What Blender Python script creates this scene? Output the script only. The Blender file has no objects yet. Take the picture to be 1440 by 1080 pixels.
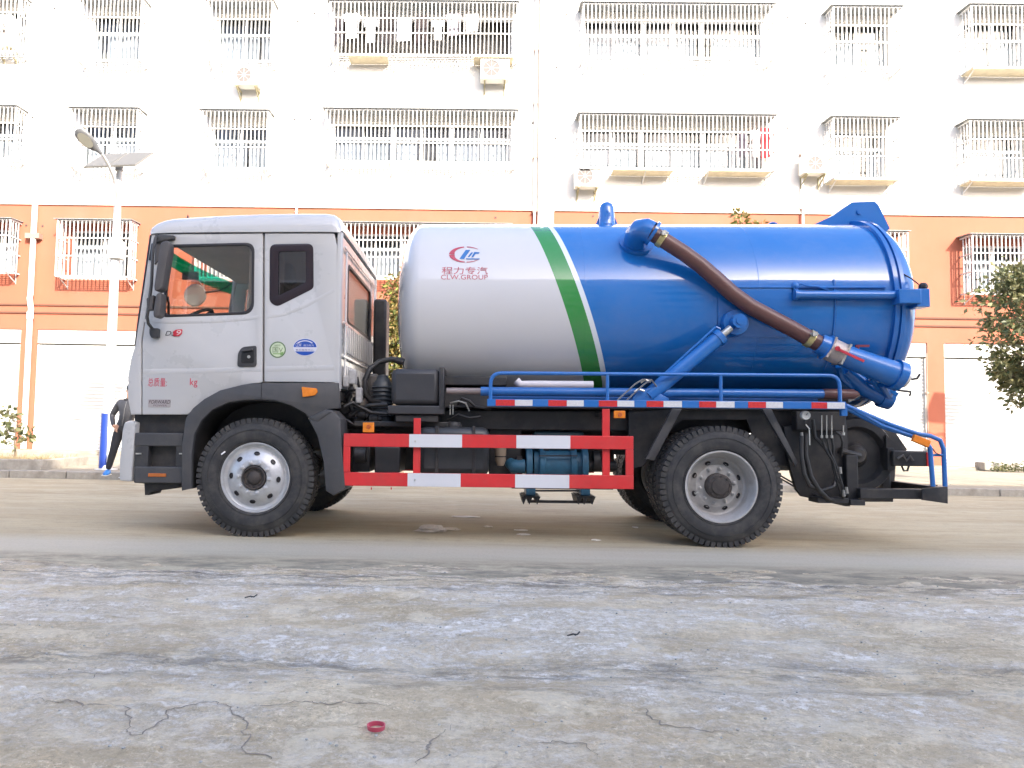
import bpy, bmesh, math, random
from mathutils import Vector, Matrix, noise
R = math.radians
random.seed(7)
SC = bpy.context.scene
COL = SC.collection
# ------------------------------------------------------------------ camera
F = 1050.0
CAM_H = 1.02
cam_rot = Matrix.Rotation(R(1.0), 3, 'Z') @ Matrix.Rotation(R(90 + 3.27), 3, 'X') @ Matrix.Rotation(R(1.0), 3, 'Z')
cam_loc = Vector((0, 0, CAM_H))
cd = bpy.data.cameras.new('camera')
cd.sensor_width = 36
cd.lens = F / 1440 * 36
cd.clip_end = 500
PX0 = 645.0            # the photograph is cropped: its optical axis lies left of its centre
cd.shift_x = (720 - PX0) / 1440
cam = bpy.data.objects.new('camera', cd)
COL.objects.link(cam)
cam.matrix_world = Matrix.Translation(cam_loc) @ cam_rot.to_4x4()
SC.camera = cam
# ------------------------------------------------------------------ light
SUN_TO = Vector((0.52, -1.0, 0.61)).normalized()
w = bpy.data.worlds.new('World')
SC.world = w
w.use_nodes = True
nt = w.node_tree
bg = nt.nodes['Background']
sky = nt.nodes.new('ShaderNodeTexSky')
sky.sky_type = 'NISHITA'
sky.sun_disc = False
sky.sun_elevation = math.asin(SUN_TO.z)
sky.sun_rotation = math.atan2(SUN_TO.x, SUN_TO.y)
sky.air_density = 0.6
sky.dust_density = 1.8
sky.ozone_density = 0.2
nt.links.new(sky.outputs[0], bg.inputs[0])
bg.inputs[1].default_value = 0.15
sd = bpy.data.lights.new('sun', 'SUN')
sd.energy = 2.0
sd.angle = R(0.5)
sd.color = (1.0, 0.93, 0.82)
sun = bpy.data.objects.new('sun', sd)
COL.objects.link(sun)
sun.location = (20, -30, 30)
sun.rotation_euler = SUN_TO.to_track_quat('Z', 'Y').to_euler()
vs = SC.view_settings
vs.view_transform = 'Standard'
vs.look = 'None'
vs.exposure = 2.58
vs.gamma = 1
vs.use_curve_mapping = False
SC.cycles.max_bounces = 8
SC.cycles.transparent_max_bounces = 16

# ------------------------------------------------------------------ measuring helpers
def ray(px, py):
    return cam_rot @ Vector(((px - PX0) / F, -(py - 540) / F, -1))
def U(px, py, Y):
    d = ray(px, py)
    return cam_loc + d * (Y / d.y)
def G(px, py, z=0.0):
    d = ray(px, py)
    return cam_loc + d * ((z - CAM_H) / d.z)

# ------------------------------------------------------------------ materials
MATS = {}
def mat(name, col, rough=0.6, metal=0.0, var=0.0, scale=6.0, bump=0.0, bscale=60.0, coat=0.0, spec=0.5,
        alpha=None, stretch=(1, 1, 1), dirt=None, dirt_amt=0.0, dscale=3.0, emit=None):
    if name in MATS:
        return MATS[name]
    m = bpy.data.materials.new(name)
    m.use_nodes = True
    n = m.node_tree
    b = n.nodes['Principled BSDF']
    b.inputs['Roughness'].default_value = rough
    b.inputs['Metallic'].default_value = metal
    b.inputs['Coat Weight'].default_value = coat
    b.inputs['Coat Roughness'].default_value = 0.06
    b.inputs['Specular IOR Level'].default_value = spec
    b.inputs['Base Color'].default_value = (*col, 1)
    tc = n.nodes.new('ShaderNodeTexCoord')
    mp = n.nodes.new('ShaderNodeMapping')
    mp.inputs['Scale'].default_value = stretch
    n.links.new(tc.outputs['Object'], mp.inputs['Vector'])
    out = None
    if var > 0:
        t = n.nodes.new('ShaderNodeTexNoise')
        t.inputs['Scale'].default_value = scale
        t.inputs['Detail'].default_value = 6
        t.inputs['Roughness'].default_value = 0.65
        n.links.new(mp.outputs[0], t.inputs['Vector'])
        r = n.nodes.new('ShaderNodeMapRange')
        r.inputs[1].default_value = 0.3
        r.inputs[2].default_value = 0.7
        r.inputs[3].default_value = 1 - var
        r.inputs[4].default_value = 1 + var
        n.links.new(t.outputs[0], r.inputs[0])
        mx = n.nodes.new('ShaderNodeVectorMath')
        mx.operation = 'SCALE'
        mx.inputs[0].default_value = col
        n.links.new(r.outputs[0], mx.inputs['Scale'])
        out = mx.outputs[0]
        # roughness varies too
        rr = n.nodes.new('ShaderNodeMapRange')
        rr.inputs[3].default_value = max(0.02, rough - 0.08)
        rr.inputs[4].default_value = min(1, rough + 0.1)
        n.links.new(t.outputs[0], rr.inputs[0])
        n.links.new(rr.outputs[0], b.inputs['Roughness'])
    if dirt is not None:
        t2 = n.nodes.new('ShaderNodeTexNoise')
        t2.inputs['Scale'].default_value = dscale
        t2.inputs['Detail'].default_value = 9
        t2.inputs['Roughness'].default_value = 0.7
        n.links.new(mp.outputs[0], t2.inputs['Vector'])
        r2 = n.nodes.new('ShaderNodeMapRange')
        r2.inputs[1].default_value = 0.45
        r2.inputs[2].default_value = 0.75
        r2.inputs[3].default_value = 0
        r2.inputs[4].default_value = dirt_amt
        n.links.new(t2.outputs[0], r2.inputs[0])
        mm = n.nodes.new('ShaderNodeMixRGB')
        n.links.new(r2.outputs[0], mm.inputs[0])
        if out is None:
            mm.inputs[1].default_value = (*col, 1)
        else:
            n.links.new(out, mm.inputs[1])
        mm.inputs[2].default_value = (*dirt, 1)
        out = mm.outputs[0]
    if out is not None:
        n.links.new(out, b.inputs['Base Color'])
    if bump > 0:
        t3 = n.nodes.new('ShaderNodeTexNoise')
        t3.inputs['Scale'].default_value = bscale
        t3.inputs['Detail'].default_value = 5
        n.links.new(mp.outputs[0], t3.inputs['Vector'])
        bp = n.nodes.new('ShaderNodeBump')
        bp.inputs['Strength'].default_value = bump
        bp.inputs['Distance'].default_value = 0.01
        n.links.new(t3.outputs[0], bp.inputs['Height'])
        n.links.new(bp.outputs[0], b.inputs['Normal'])
    MATS[name] = m
    return m

def glass_mat(name, tint=(1, 1, 1), refl=0.12, rough=0.02, graze=0.6):
    m = bpy.data.materials.new(name)
    m.use_nodes = True
    n = m.node_tree
    n.nodes.remove(n.nodes['Principled BSDF'])
    tr = n.nodes.new('ShaderNodeBsdfTransparent')
    tr.inputs[0].default_value = (*tint, 1)
    gl = n.nodes.new('ShaderNodeBsdfGlossy')
    gl.inputs['Roughness'].default_value = rough
    fr = n.nodes.new('ShaderNodeLayerWeight')
    fr.inputs[0].default_value = 0.5
    pw = n.nodes.new('ShaderNodeMath'); pw.operation = 'POWER'; pw.inputs[1].default_value = 4.0
    n.links.new(fr.outputs['Facing'], pw.inputs[0])
    ma = n.nodes.new('ShaderNodeMath'); ma.operation = 'MULTIPLY_ADD'; ma.inputs[1].default_value = graze; ma.inputs[2].default_value = refl
    n.links.new(pw.outputs[0], ma.inputs[0])
    mx = n.nodes.new('ShaderNodeMixShader')
    n.links.new(ma.outputs[0], mx.inputs[0])
    n.links.new(tr.outputs[0], mx.inputs[1])
    n.links.new(gl.outputs[0], mx.inputs[2])
    n.links.new(mx.outputs[0], n.nodes['Material Output'].inputs[0])
    MATS[name] = m
    return m

# ------------------------------------------------------------------ mesh helpers
class MB:
    def __init__(s):
        s.v, s.f, s.m = [], [], []
        s.cur = 0
    def add(s, vs, fs):
        o = len(s.v)
        s.v += [tuple(p) for p in vs]
        for f in fs:
            s.f.append([o + i for i in f])
            s.m.append(s.cur)
        return s
    def box(s, x0, x1, y0, y1, z0, z1, mx=None):
        vs = [Vector((x, y, z)) for z in (z0, z1) for y in (y0, y1) for x in (x0, x1)]
        if mx:
            vs = [mx @ p for p in vs]
        return s.add(vs, [(0, 2, 3, 1), (4, 5, 7, 6), (0, 1, 5, 4), (2, 6, 7, 3), (0, 4, 6, 2), (1, 3, 7, 5)])
    def prism(s, pts, y0, y1):
        n = len(pts)
        vs = [(x, y0, z) for x, z in pts] + [(x, y1, z) for x, z in pts]
        fs = [tuple(range(n)), tuple(reversed(range(n, 2 * n)))]
        for i in range(n):
            j = (i + 1) % n
            fs.append((j, i, n + i, n + j))
        return s.add(vs, fs)
    def bar(s, a, b, wx, wy=None, up=(0, 1, 0)):
        a, b = Vector(a), Vector(b)
        wy = wy or wx
        d = (b - a).normalized()
        u = Vector(up)
        if abs(d.dot(u)) > 0.95:
            u = Vector((1, 0, 0)) if abs(d.x) < 0.9 else Vector((0, 0, 1))
        p = d.cross(u).normalized()
        q = p.cross(d).normalized()
        vs = []
        for c in (a, b):
            for sx, sy in ((-1, -1), (1, -1), (1, 1), (-1, 1)):
                vs.append(c + p * sx * wx / 2 + q * sy * wy / 2)
        return s.add(vs, [(3, 2, 1, 0), (4, 5, 6, 7), (0, 1, 5, 4), (1, 2, 6, 5), (2, 3, 7, 6), (3, 0, 4, 7)])
    def tube(s, pts, r, n=10, caps=True):
        pts = [Vector(p) for p in pts]
        k = len(pts)
        rs = r if isinstance(r, (list, tuple)) else [r] * k
        rings = []
        pn = None
        for i in range(k):
            t = (pts[min(i + 1, k - 1)] - pts[max(i - 1, 0)])
            if t.length < 1e-9:
                t = Vector((0, 0, 1))
            t.normalize()
            if pn is None:
                pn = t.orthogonal().normalized()
            pn = (pn - t * pn.dot(t))
            if pn.length < 1e-6:
                pn = t.orthogonal()
            pn.normalize()
            bn = t.cross(pn)
            rings.append([pts[i] + (pn * math.cos(2 * math.pi * j / n) + bn * math.sin(2 * math.pi * j / n)) * rs[i] for j in range(n)])
        vs = [p for rg in rings for p in rg]
        fs = []
        for i in range(k - 1):
            for j in range(n):
                j2 = (j + 1) % n
                fs.append((i * n + j, i * n + j2, (i + 1) * n + j2, (i + 1) * n + j))
        if caps:
            fs.append(tuple(reversed(range(n))))
            fs.append(tuple(range((k - 1) * n, k * n)))
        return s.add(vs, fs)
    def lathe(s, prof, axis='Y', c=(0, 0, 0), n=48, closed=False, caps=True):
        # prof: list of (along, radius)
        c = Vector(c)
        vs = []
        for a, r in prof:
            for j in range(n):
                t = 2 * math.pi * j / n
                if axis == 'Y':
                    vs.append(c + Vector((r * math.cos(t), a, r * math.sin(t))))
                elif axis == 'X':
                    vs.append(c + Vector((a, -r * math.cos(t), r * math.sin(t))))
                else:
                    vs.append(c + Vector((r * math.cos(t), r * math.sin(t), a)))
        k = len(prof)
        fs = []
        for i in range(k - 1 if not closed else k):
            i2 = (i + 1) % k
            for j in range(n):
                j2 = (j + 1) % n
                fs.append((i * n + j, i2 * n + j, i2 * n + j2, i * n + j2))
        if not closed and caps:
            if prof[0][1] > 1e-6:
                fs.append(tuple(range(n)))
            if prof[-1][1] > 1e-6:
                fs.append(tuple(reversed(range((k - 1) * n, k * n))))
        return s.add(vs, fs)
    def sphere(s, c, r, n=12, m=8, sc=(1, 1, 1)):
        prof = [(-math.cos(math.pi * i / m) * r, math.sin(math.pi * i / m) * r) for i in range(m + 1)]
        o = len(s.v)
        s.lathe(prof, 'Z', (0, 0, 0), n)
        for i in range(o, len(s.v)):
            p = s.v[i]
            s.v[i] = (c[0] + p[0] * sc[0], c[1] + p[1] * sc[1], c[2] + p[2] * sc[2])
        return s

def finish(me, ang=32):
    bm = bmesh.new()
    bm.from_mesh(me)
    bmesh.ops.remove_doubles(bm, verts=bm.verts, dist=1e-5)
    bmesh.ops.dissolve_degenerate(bm, edges=bm.edges, dist=1e-6)
    bmesh.ops.recalc_face_normals(bm, faces=bm.faces)
    a = R(ang)
    for f in bm.faces:
        f.smooth = True
    for e in bm.edges:
        if len(e.link_faces) != 2 or e.calc_face_angle(0) > a:
            e.smooth = False
    bm.to_mesh(me)
    bm.free()

def obj(name, data, mats=None, parent=None, bevel=0.0, ang=32, clean=True, loc=None, segs=2):
    if isinstance(data, MB):
        me = bpy.data.meshes.new(name)
        me.from_pydata(data.v, [], data.f)
        if clean:
            idx = data.m
            for p, i in zip(me.polygons, idx):
                p.material_index = i
            finish(me, ang)
        else:
            for p, i in zip(me.polygons, data.m):
                p.material_index = i
    else:
        me = data
    if mats is not None:
        if not isinstance(mats, (list, tuple)):
            mats = [mats]
        me.materials.clear()
        for m in mats:
            me.materials.append(m)
    o = bpy.data.objects.new(name, me)
    COL.objects.link(o)
    if parent:
        o.parent = parent
    if loc is not None:
        o.location = loc
    if bevel > 0:
        b = o.modifiers.new('bevel', 'BEVEL')
        b.width = bevel
        b.segments = segs
        b.limit_method = 'ANGLE'
        b.angle_limit = R(40)
    return o

def tag(o, label=None, cat=None, group=None, kind=None):
    if label: o['label'] = label
    if cat: o['category'] = cat
    if group: o['group'] = group
    if kind: o['kind'] = kind
    return o
def thing(name, label, cat, loc=(0, 0, 0), rotz=0, group=None):
    o = bpy.data.objects.new(name, None)
    COL.objects.link(o)
    o.location = loc
    o.rotation_euler = (0, 0, rotz)
    o.empty_display_size = 0.1
    return tag(o, label, cat, group)
def dup(o, parent=None):
    c = o.copy()
    COL.objects.link(c)
    c.parent = parent
    for ch in list(o.children):
        dup(ch, c)
    return c

def rounded(pts, r, n=4):
    out = []
    k = len(pts)
    for i in range(k):
        p = Vector(pts[i]); a = Vector(pts[i - 1]); b = Vector(pts[(i + 1) % k])
        rr = r[i] if isinstance(r, (list, tuple)) else r
        if rr <= 0:
            out.append(tuple(p)); continue
        da, db = a - p, b - p
        t = min(rr, da.length * 0.45, db.length * 0.45)
        s, e = p + da.normalized() * t, p + db.normalized() * t
        for j in range(n + 1):
            u = j / n
            out.append(tuple(s * (1 - u) ** 2 + p * 2 * u * (1 - u) + e * u * u))
    return out

def curve_mesh(splines, depth=0.01, bevel=0.0):
    cu = bpy.data.curves.new('tmp', 'CURVE')
    cu.dimensions = '2D'
    cu.fill_mode = 'BOTH'
    cu.extrude = max(depth / 2 - bevel, 0.0)
    cu.bevel_depth = bevel
    cu.offset = -bevel
    cu.bevel_resolution = 1
    for pts in splines:
        sp = cu.splines.new('POLY')
        sp.points.add(len(pts) - 1)
        for i, p in enumerate(pts):
            sp.points[i].co = (p[0], p[1], 0, 1)
        sp.use_cyclic_u = True
    o = bpy.data.objects.new('tmp', cu)
    COL.objects.link(o)
    dg = bpy.context.evaluated_depsgraph_get()
    me = bpy.data.meshes.new_from_object(o.evaluated_get(dg))
    bpy.data.objects.remove(o)
    bpy.data.curves.remove(cu)
    return me

def plate(name, outer, holes, y, depth, m, parent=None, bevel=0.0, warp=None):
    """flat plate in the XZ plane, its near face at y"""
    me = curve_mesh([outer] + list(holes), depth, bevel)
    for v in me.vertices:
        x, z, t = v.co
        v.co = (x, y + depth / 2 - t, z)
        if warp:
            v.co = warp(v.co)
    finish(me)
    return obj(name, me, m, parent)

def text_mesh(s, depth=0.0):
    cu = bpy.data.curves.new('tmp', 'FONT')
    cu.body = s
    cu.extrude = depth
    cu.resolution_u = 3
    o = bpy.data.objects.new('tmp', cu)
    COL.objects.link(o)
    dg = bpy.context.evaluated_depsgraph_get()
    me = bpy.data.meshes.new_from_object(o.evaluated_get(dg))
    bpy.data.objects.remove(o)
    bpy.data.curves.remove(cu)
    return me
def text(name, s, x0, x1, z0, z1, y, m, parent, warp=None, shear=0.0):
    me = text_mesh(s)
    xs = [v.co.x for v in me.vertices]; ys = [v.co.y for v in me.vertices]
    ax, bx, ay, by = min(xs), max(xs), min(ys), max(ys)
    for v in me.vertices:
        u = (v.co.x - ax) / (bx - ax); t = (v.co.y - ay) / (by - ay)
        p = Vector((x0 + u * (x1 - x0) + shear * t * (z1 - z0), y, z0 + t * (z1 - z0)))
        v.co = warp(p) if warp else p
    return obj(name, me, m, parent)
# ================================================================== ground materials
def node(n, typ, **kw):
    o = n.nodes.new(typ)
    for k, v in kw.items():
        if k.startswith('i_'):
            o.inputs[k[2:].replace('_', ' ')].default_value = v
        else:
            setattr(o, k, v)
    return o
def nz(n, vec, scale, detail=6, rough=0.6, sx=1, sy=1, dist=0.0):
    mp = n.nodes.new('ShaderNodeMapping')
    mp.inputs['Scale'].default_value = (sx, sy, 1)
    n.links.new(vec, mp.inputs['Vector'])
    t = n.nodes.new('ShaderNodeTexNoise')
    t.inputs['Scale'].default_value = scale
    t.inputs['Detail'].default_value = detail
    t.inputs['Roughness'].default_value = rough
    t.inputs['Distortion'].default_value = dist
    n.links.new(mp.outputs[0], t.inputs['Vector'])
    return t.outputs[0]
def rng(n, v, a, b, c=0.0, d=1.0, smooth=False):
    r = n.nodes.new('ShaderNodeMapRange')
    if smooth: r.interpolation_type = 'SMOOTHSTEP'
    for i, x in enumerate((a, b, c, d)):
        r.inputs[1 + i].default_value = x
    n.links.new(v, r.inputs[0])
    return r.outputs[0]
def mth(n, op, a, b=None):
    m = n.nodes.new('ShaderNodeMath')
    m.operation = op
    for i, x in enumerate((a, b)):
        if x is None: continue
        if isinstance(x, (int, float)): m.inputs[i].default_value = x
        else: n.links.new(x, m.inputs[i])
    return m.outputs[0]
def mixc(n, fac, a, b):
    m = n.nodes.new('ShaderNodeMixRGB')
    if isinstance(fac, (int, float)): m.inputs[0].default_value = fac
    else: n.links.new(fac, m.inputs[0])
    for i, x in ((1, a), (2, b)):
        if isinstance(x, tuple): m.inputs[i].default_value = (*x, 1)
        else: n.links.new(x, m.inputs[i])
    return m.outputs[0]

def ground_material():
    m = bpy.data.materials.new('dusty_ground')
    m.use_nodes = True
    n = m.node_tree
    b = n.nodes['Principled BSDF']
    tc = n.nodes.new('ShaderNodeTexCoord')
    P = tc.outputs['Object']
    sx = n.nodes.new('ShaderNodeSeparateXYZ')
    n.links.new(P, sx.inputs[0])
    wob = nz(n, P, 1.1, 4, 0.5)
    Y = mth(n, 'ADD', sx.outputs[1], mth(n, 'MULTIPLY', mth(n, 'SUBTRACT', wob, 0.5), 0.5))
    base = mixc(n, rng(n, nz(n, P, 1.3, 8, 0.65, 0.6, 1), 0.35, 0.65), (0.30, 0.255, 0.195), (0.46, 0.405, 0.33))
    # yellow-brown patches of old slab
    base = mixc(n, mth(n, 'MULTIPLY', rng(n, nz(n, P, 0.9, 5, 0.6, 0.8, 1.2), 0.5, 0.66, 0, 0.55), rng(n, Y, 4.0, 3.0)), base, (0.40, 0.31, 0.21))
    # grain
    base = mixc(n, rng(n, nz(n, P, 48, 7, 0.85), 0.42, 0.72, 0, 0.55), base, (0.13, 0.115, 0.10))
    base = mixc(n, rng(n, nz(n, P, 6, 12, 0.85, 0.6, 1.1), 0.52, 0.6, 0, 0.45), base, (0.20, 0.18, 0.155))
    base = mixc(n, rng(n, nz(n, P, 42, 8, 0.85), 0.52, 0.58, 0, 0.55), base, (0.14, 0.12, 0.10))
    base = mixc(n, rng(n, nz(n, P, 36, 8, 0.85), 0.55, 0.60, 0, 0.55), base, (0.62, 0.58, 0.52))
    base = mixc(n, rng(n, nz(n, P, 2.1, 12, 0.8, 0.8, 1.2, 0.6), 0.47, 0.55, 0, 0.5), base, (0.27, 0.225, 0.17))
    base = mixc(n, rng(n, nz(n, P, 3.3, 12, 0.8, 0.9, 1.2, 0.4), 0.50, 0.56, 0, 0.45), base, (0.50, 0.465, 0.41))
    # frosty white powder, strongest in a band in front of the truck
    band = mth(n, 'MULTIPLY', rng(n, Y, 1.9, 3.3, 0.12, 1, True), rng(n, Y, 5.2, 5.45, 1, 0.15, True))
    w1 = rng(n, nz(n, P, 1.3, 14, 0.80, 0.5, 1.5, 0.3), 0.45, 0.55)
    w2 = rng(n, nz(n, P, 11, 10, 0.9, 0.6, 1), 0.47, 0.55)
    w3 = rng(n, nz(n, P, 26, 8, 0.85), 0.46, 0.53, 0.2, 1)
    wf = mth(n, 'MULTIPLY', mth(n, 'MULTIPLY', mth(n, 'ADD', mth(n, 'MULTIPLY', w1, w2), mth(n, 'MULTIPLY', w1, 0.4)), band), w3)
    wf = mth(n, 'MINIMUM', wf, 1.0)
    base = mixc(n, mth(n, 'MULTIPLY', wf, 0.95), base, (0.575, 0.57, 0.605))
    # dark tyre tracks along the road
    trk = None
    for y0, wd, st in ((5.15, 0.20, 0.95), (4.85, 0.08, 0.7), (5.45, 0.14, 0.85), (3.32, 0.14, 0.75), (3.08, 0.07, 0.5), (4.35, 0.05, 0.3), (3.75, 0.05, 0.3)):
        d = mth(n, 'ABSOLUTE', mth(n, 'SUBTRACT', mth(n, 'ADD', sx.outputs[1], mth(n, 'MULTIPLY', mth(n, 'SUBTRACT', nz(n, P, 0.5, 3, 0.5), 0.5), 0.5)), y0))
        t = rng(n, d, wd * 1.6, 0.0, 0, st, True)
        trk = t if trk is None else mth(n, 'MAXIMUM', trk, t)
    trk = mth(n, 'MULTIPLY', trk, rng(n, nz(n, P, 8, 12, 0.85, 0.3, 1.4), 0.46, 0.56, 0.0, 1.0))
    base = mixc(n, trk, base, (0.10, 0.095, 0.095))
    # cracks
    mp = n.nodes.new('ShaderNodeMapping')
    n.links.new(P, mp.inputs['Vector'])
    dn = n.nodes.new('ShaderNodeTexNoise')
    dn.inputs['Scale'].default_value = 2.2
    dn.inputs['Detail'].default_value = 10
    dn.inputs['Roughness'].default_value = 0.68
    n.links.new(P, dn.inputs['Vector'])
    va = n.nodes.new('ShaderNodeVectorMath'); va.operation = 'MULTIPLY_ADD'
    n.links.new(dn.outputs['Color'], va.inputs[0])
    va.inputs[1].default_value = (0.9, 0.9, 0.0)
    n.links.new(P, va.inputs[2])
    vo = n.nodes.new('ShaderNodeTexVoronoi')
    vo.feature = 'DISTANCE_TO_EDGE'
    vo.inputs['Scale'].default_value = 0.62
    n.links.new(va.outputs[0], vo.inputs['Vector'])
    crack = mth(n, 'MULTIPLY', rng(n, vo.outputs[0], 0.002, 0.009, 1, 0), rng(n, nz(n, P, 1.6, 3, 0.5), 0.48, 0.56))
    crack = mth(n, 'MULTIPLY', crack, 0.0)
    base = mixc(n, mth(n, 'MULTIPLY', crack, 0.6), base, (0.07, 0.06, 0.05))
    gm = n.nodes.new('ShaderNodeVectorMath'); gm.operation = 'MULTIPLY'; gm.inputs[1].default_value = (1.72, 1.60, 1.33)
    n.links.new(base, gm.inputs[0])
    n.links.new(gm.outputs[0], b.inputs['Base Color'])
    b.inputs['Roughness'].default_value = 0.85
    b.inputs['Specular IOR Level'].default_value = 0.3
    h = mth(n, 'ADD', mth(n, 'MULTIPLY', nz(n, P, 38, 8, 0.75), 0.5), mth(n, 'MULTIPLY', wf, 0.35))
    h = mth(n, 'SUBTRACT', h, mth(n, 'MULTIPLY', crack, 0.9))
    h = mth(n, 'ADD', h, mth(n, 'MULTIPLY', nz(n, P, 9, 10, 0.8, 0.6, 1), 1.6))
    bp = n.nodes.new('ShaderNodeBump')
    bp.inputs['Strength'].default_value = 0.75
    bp.inputs['Distance'].default_value = 0.022
    n.links.new(h, bp.inputs['Height'])
    n.links.new(bp.outputs[0], b.inputs['Normal'])
    return m

def road_material():
    m = bpy.data.materials.new('tan_concrete_road')
    m.use_nodes = True
    n = m.node_tree
    b = n.nodes['Principled BSDF']
    tc = n.nodes.new('ShaderNodeTexCoord')
    P = tc.outputs['Object']
    sx = n.nodes.new('ShaderNodeSeparateXYZ')
    n.links.new(P, sx.inputs[0])
    base = mixc(n, rng(n, nz(n, P, 0.7, 7, 0.6, 0.22, 1.0), 0.35, 0.65), (0.33, 0.275, 0.195), (0.45, 0.395, 0.30))
    # long dusty streaks left by traffic
    base = mixc(n, rng(n, nz(n, P, 1.6, 9, 0.75, 0.16, 2.0), 0.45, 0.68, 0, 0.55), base, (0.42, 0.385, 0.32))
    base = mixc(n, rng(n, nz(n, P, 1.1, 9, 0.75, 0.2, 2.4), 0.52, 0.72, 0, 0.5), base, (0.17, 0.14, 0.095))
    base = mixc(n, rng(n, nz(n, P, 7, 10, 0.85, 0.45, 1.1), 0.5, 0.62, 0, 0.5), base, (0.22, 0.19, 0.145))
    base = mixc(n, mth(n, 'MULTIPLY', rng(n, nz(n, P, 2.2, 10, 0.85, 0.35, 1.2), 0.5, 0.58, 0, 0.6), rng(n, sx.outputs[1], 7.5, 10.5)), base, (0.50, 0.46, 0.38))
    # grey worn lane in front of the wheels
    lane = mth(n, 'MULTIPLY', rng(n, sx.outputs[1], 5.7, 6.0, 0.4, 1), rng(n, sx.outputs[1], 6.7, 6.3, 0, 1))
    base = mixc(n, mth(n, 'MULTIPLY', lane, 0.65), base, (0.48, 0.455, 0.43))
    base = mixc(n, rng(n, nz(n, P, 45, 5, 0.7), 0.45, 0.8, 0, 0.3), base, (0.13, 0.115, 0.095))
    edge = mth(n, 'MULTIPLY', rng(n, sx.outputs[1], 5.9, 5.55, 0, 1, True), rng(n, nz(n, P, 6, 8, 0.75, 0.4, 1.2), 0.42, 0.6))
    base = mixc(n, mth(n, 'MULTIPLY', edge, 0.75), base, (0.13, 0.12, 0.11))
    # thin faded yellow line fragments
    gm = n.nodes.new('ShaderNodeVectorMath'); gm.operation = 'MULTIPLY'; gm.inputs[1].default_value = (1.0, 0.97, 0.84)
    n.links.new(base, gm.inputs[0])
    n.links.new(gm.outputs[0], b.inputs['Base Color'])
    b.inputs['Roughness'].default_value = 0.8
    b.inputs['Specular IOR Level'].default_value = 0.35
    bp = n.nodes.new('ShaderNodeBump')
    bp.inputs['Strength'].default_value = 0.35
    bp.inputs['Distance'].default_value = 0.008
    n.links.new(nz(n, P, 30, 8, 0.7), bp.inputs['Height'])
    n.links.new(bp.outputs[0], b.inputs['Normal'])
    return m
M_GROUND = ground_material()
M_ROAD = road_material()

# broad ground sheet that reaches the horizon
g = MB()
g.add([(-250, -250, -0.09), (250, -250, -0.09), (250, 250, -0.09), (-250, 250, -0.09)], [(0, 1, 2, 3)])
tag(obj('ground', g, mat('far_soil', (0.25, 0.22, 0.18), 0.9, var=0.2, scale=0.5)), kind='structure')

# foreground of broken dusty concrete, with real unevenness
nx, ny = 560, 330
Y0, Y1 = 1.25, 5.75
def road_edge(x):
    return 5.05 + 0.03 * noise.noise(Vector((x * 0.9, 3.1, 0))) + 0.03 * noise.noise(Vector((x * 5, 1.1, 0)))
CRACKS = []
for path in ([(40, 978), (110, 985), (175, 985), (180, 1005), (183, 1030), (205, 1025), (222, 1010), (250, 990), (280, 980), (318, 985), (345, 1005), (343, 1022), (355, 1045), (380, 1055), (415, 1055)],
             [(640, 1008), (612, 1030), (600, 1050), (575, 1072)],
             [(720, 1038), (770, 1036), (820, 1043), (850, 1065)],
             [(870, 985), (905, 992), (935, 1015), (990, 1018), (1060, 1035)],
             [(100, 952), (132, 945), (150, 930)],
             [(340, 838 + 155), (420, 985), (520, 982), (560, 986)]):
    P_ = [G(a_, b_) for a_, b_ in path]
    fine = []
    for i in range(len(P_) - 1):
        k_ = max(2, int((P_[i + 1] - P_[i]).length / 0.012))
        for j in range(k_):
            q = P_[i].lerp(P_[i + 1], j / k_)
            n_ = Vector((noise.noise(Vector((q.x * 14, q.y * 14, 1))), noise.noise(Vector((q.x * 14, q.y * 14, 9))), 0)) * 0.035
            n_ += Vector((noise.noise(Vector((q.x * 50, q.y * 50, 1))), noise.noise(Vector((q.x * 50, q.y * 50, 9))), 0)) * 0.014
            fine.append((q.x + n_.x, q.y + n_.y))
    CRACKS.append(fine)
def ground_h(x, y):
    z = 0.020 * noise.noise(Vector((x * 0.7, y * 1.3, 0))) + 0.012 * noise.noise(Vector((x * 2.3, y * 4.1, 4))) + 0.006 * noise.noise(Vector((x * 9, y * 13, 7))) + 0.0032 * noise.noise(Vector((x * 23, y * 31, 2))) + 0.002 * noise.noise(Vector((x * 60, y * 60, 2)))
    for y0, wd, dp in ((5.28, 0.14, 0.018), (3.3, 0.16, 0.022)):
        d = (y + 0.12 * noise.noise(Vector((x * 0.5, 0, 0))) - y0) / wd
        z -= dp * math.exp(-d * d)
    # thin broken top layer: flakes with real edges
    fl = noise.noise(Vector((x * 1.1 + 3, y * 1.5, 11))) + 0.45 * noise.noise(Vector((x * 5, y * 6, 12))) + 0.25 * noise.noise(Vector((x * 19, y * 21, 13)))
    z += 0.008 * max(0.0, min(1.0, (fl - 0.12) * 14))
    return z - 0.02
g = MB()
vs, cd_ = [], []
for j in range(ny + 1):
    y = Y0 * (Y1 / Y0) ** (j / ny)
    for i in range(nx + 1):
        x = (2 * i / nx - 1) * (0.9 * y + 1.0)
        z = ground_h(x, y)
        if y > 4.95:
            u = (y - 4.95) / 0.8
            z = z * (1 - u) + (0.014 - 0.034 * u + 0.020 * noise.noise(Vector((x * 1.3, y * 4, 3))) + 0.016 * noise.noise(Vector((x * 5, y * 11, 8))) + 0.006 * noise.noise(Vector((x * 17, y * 30, 5)))) * min(1, u * 3)
            if y > 5.72: z = -0.02
        vs.append((x, y, z))
fs = [(j * (nx + 1) + i, j * (nx + 1) + i + 1, (j + 1) * (nx + 1) + i + 1, (j + 1) * (nx + 1) + i) for j in range(ny) for i in range(nx)]
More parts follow.
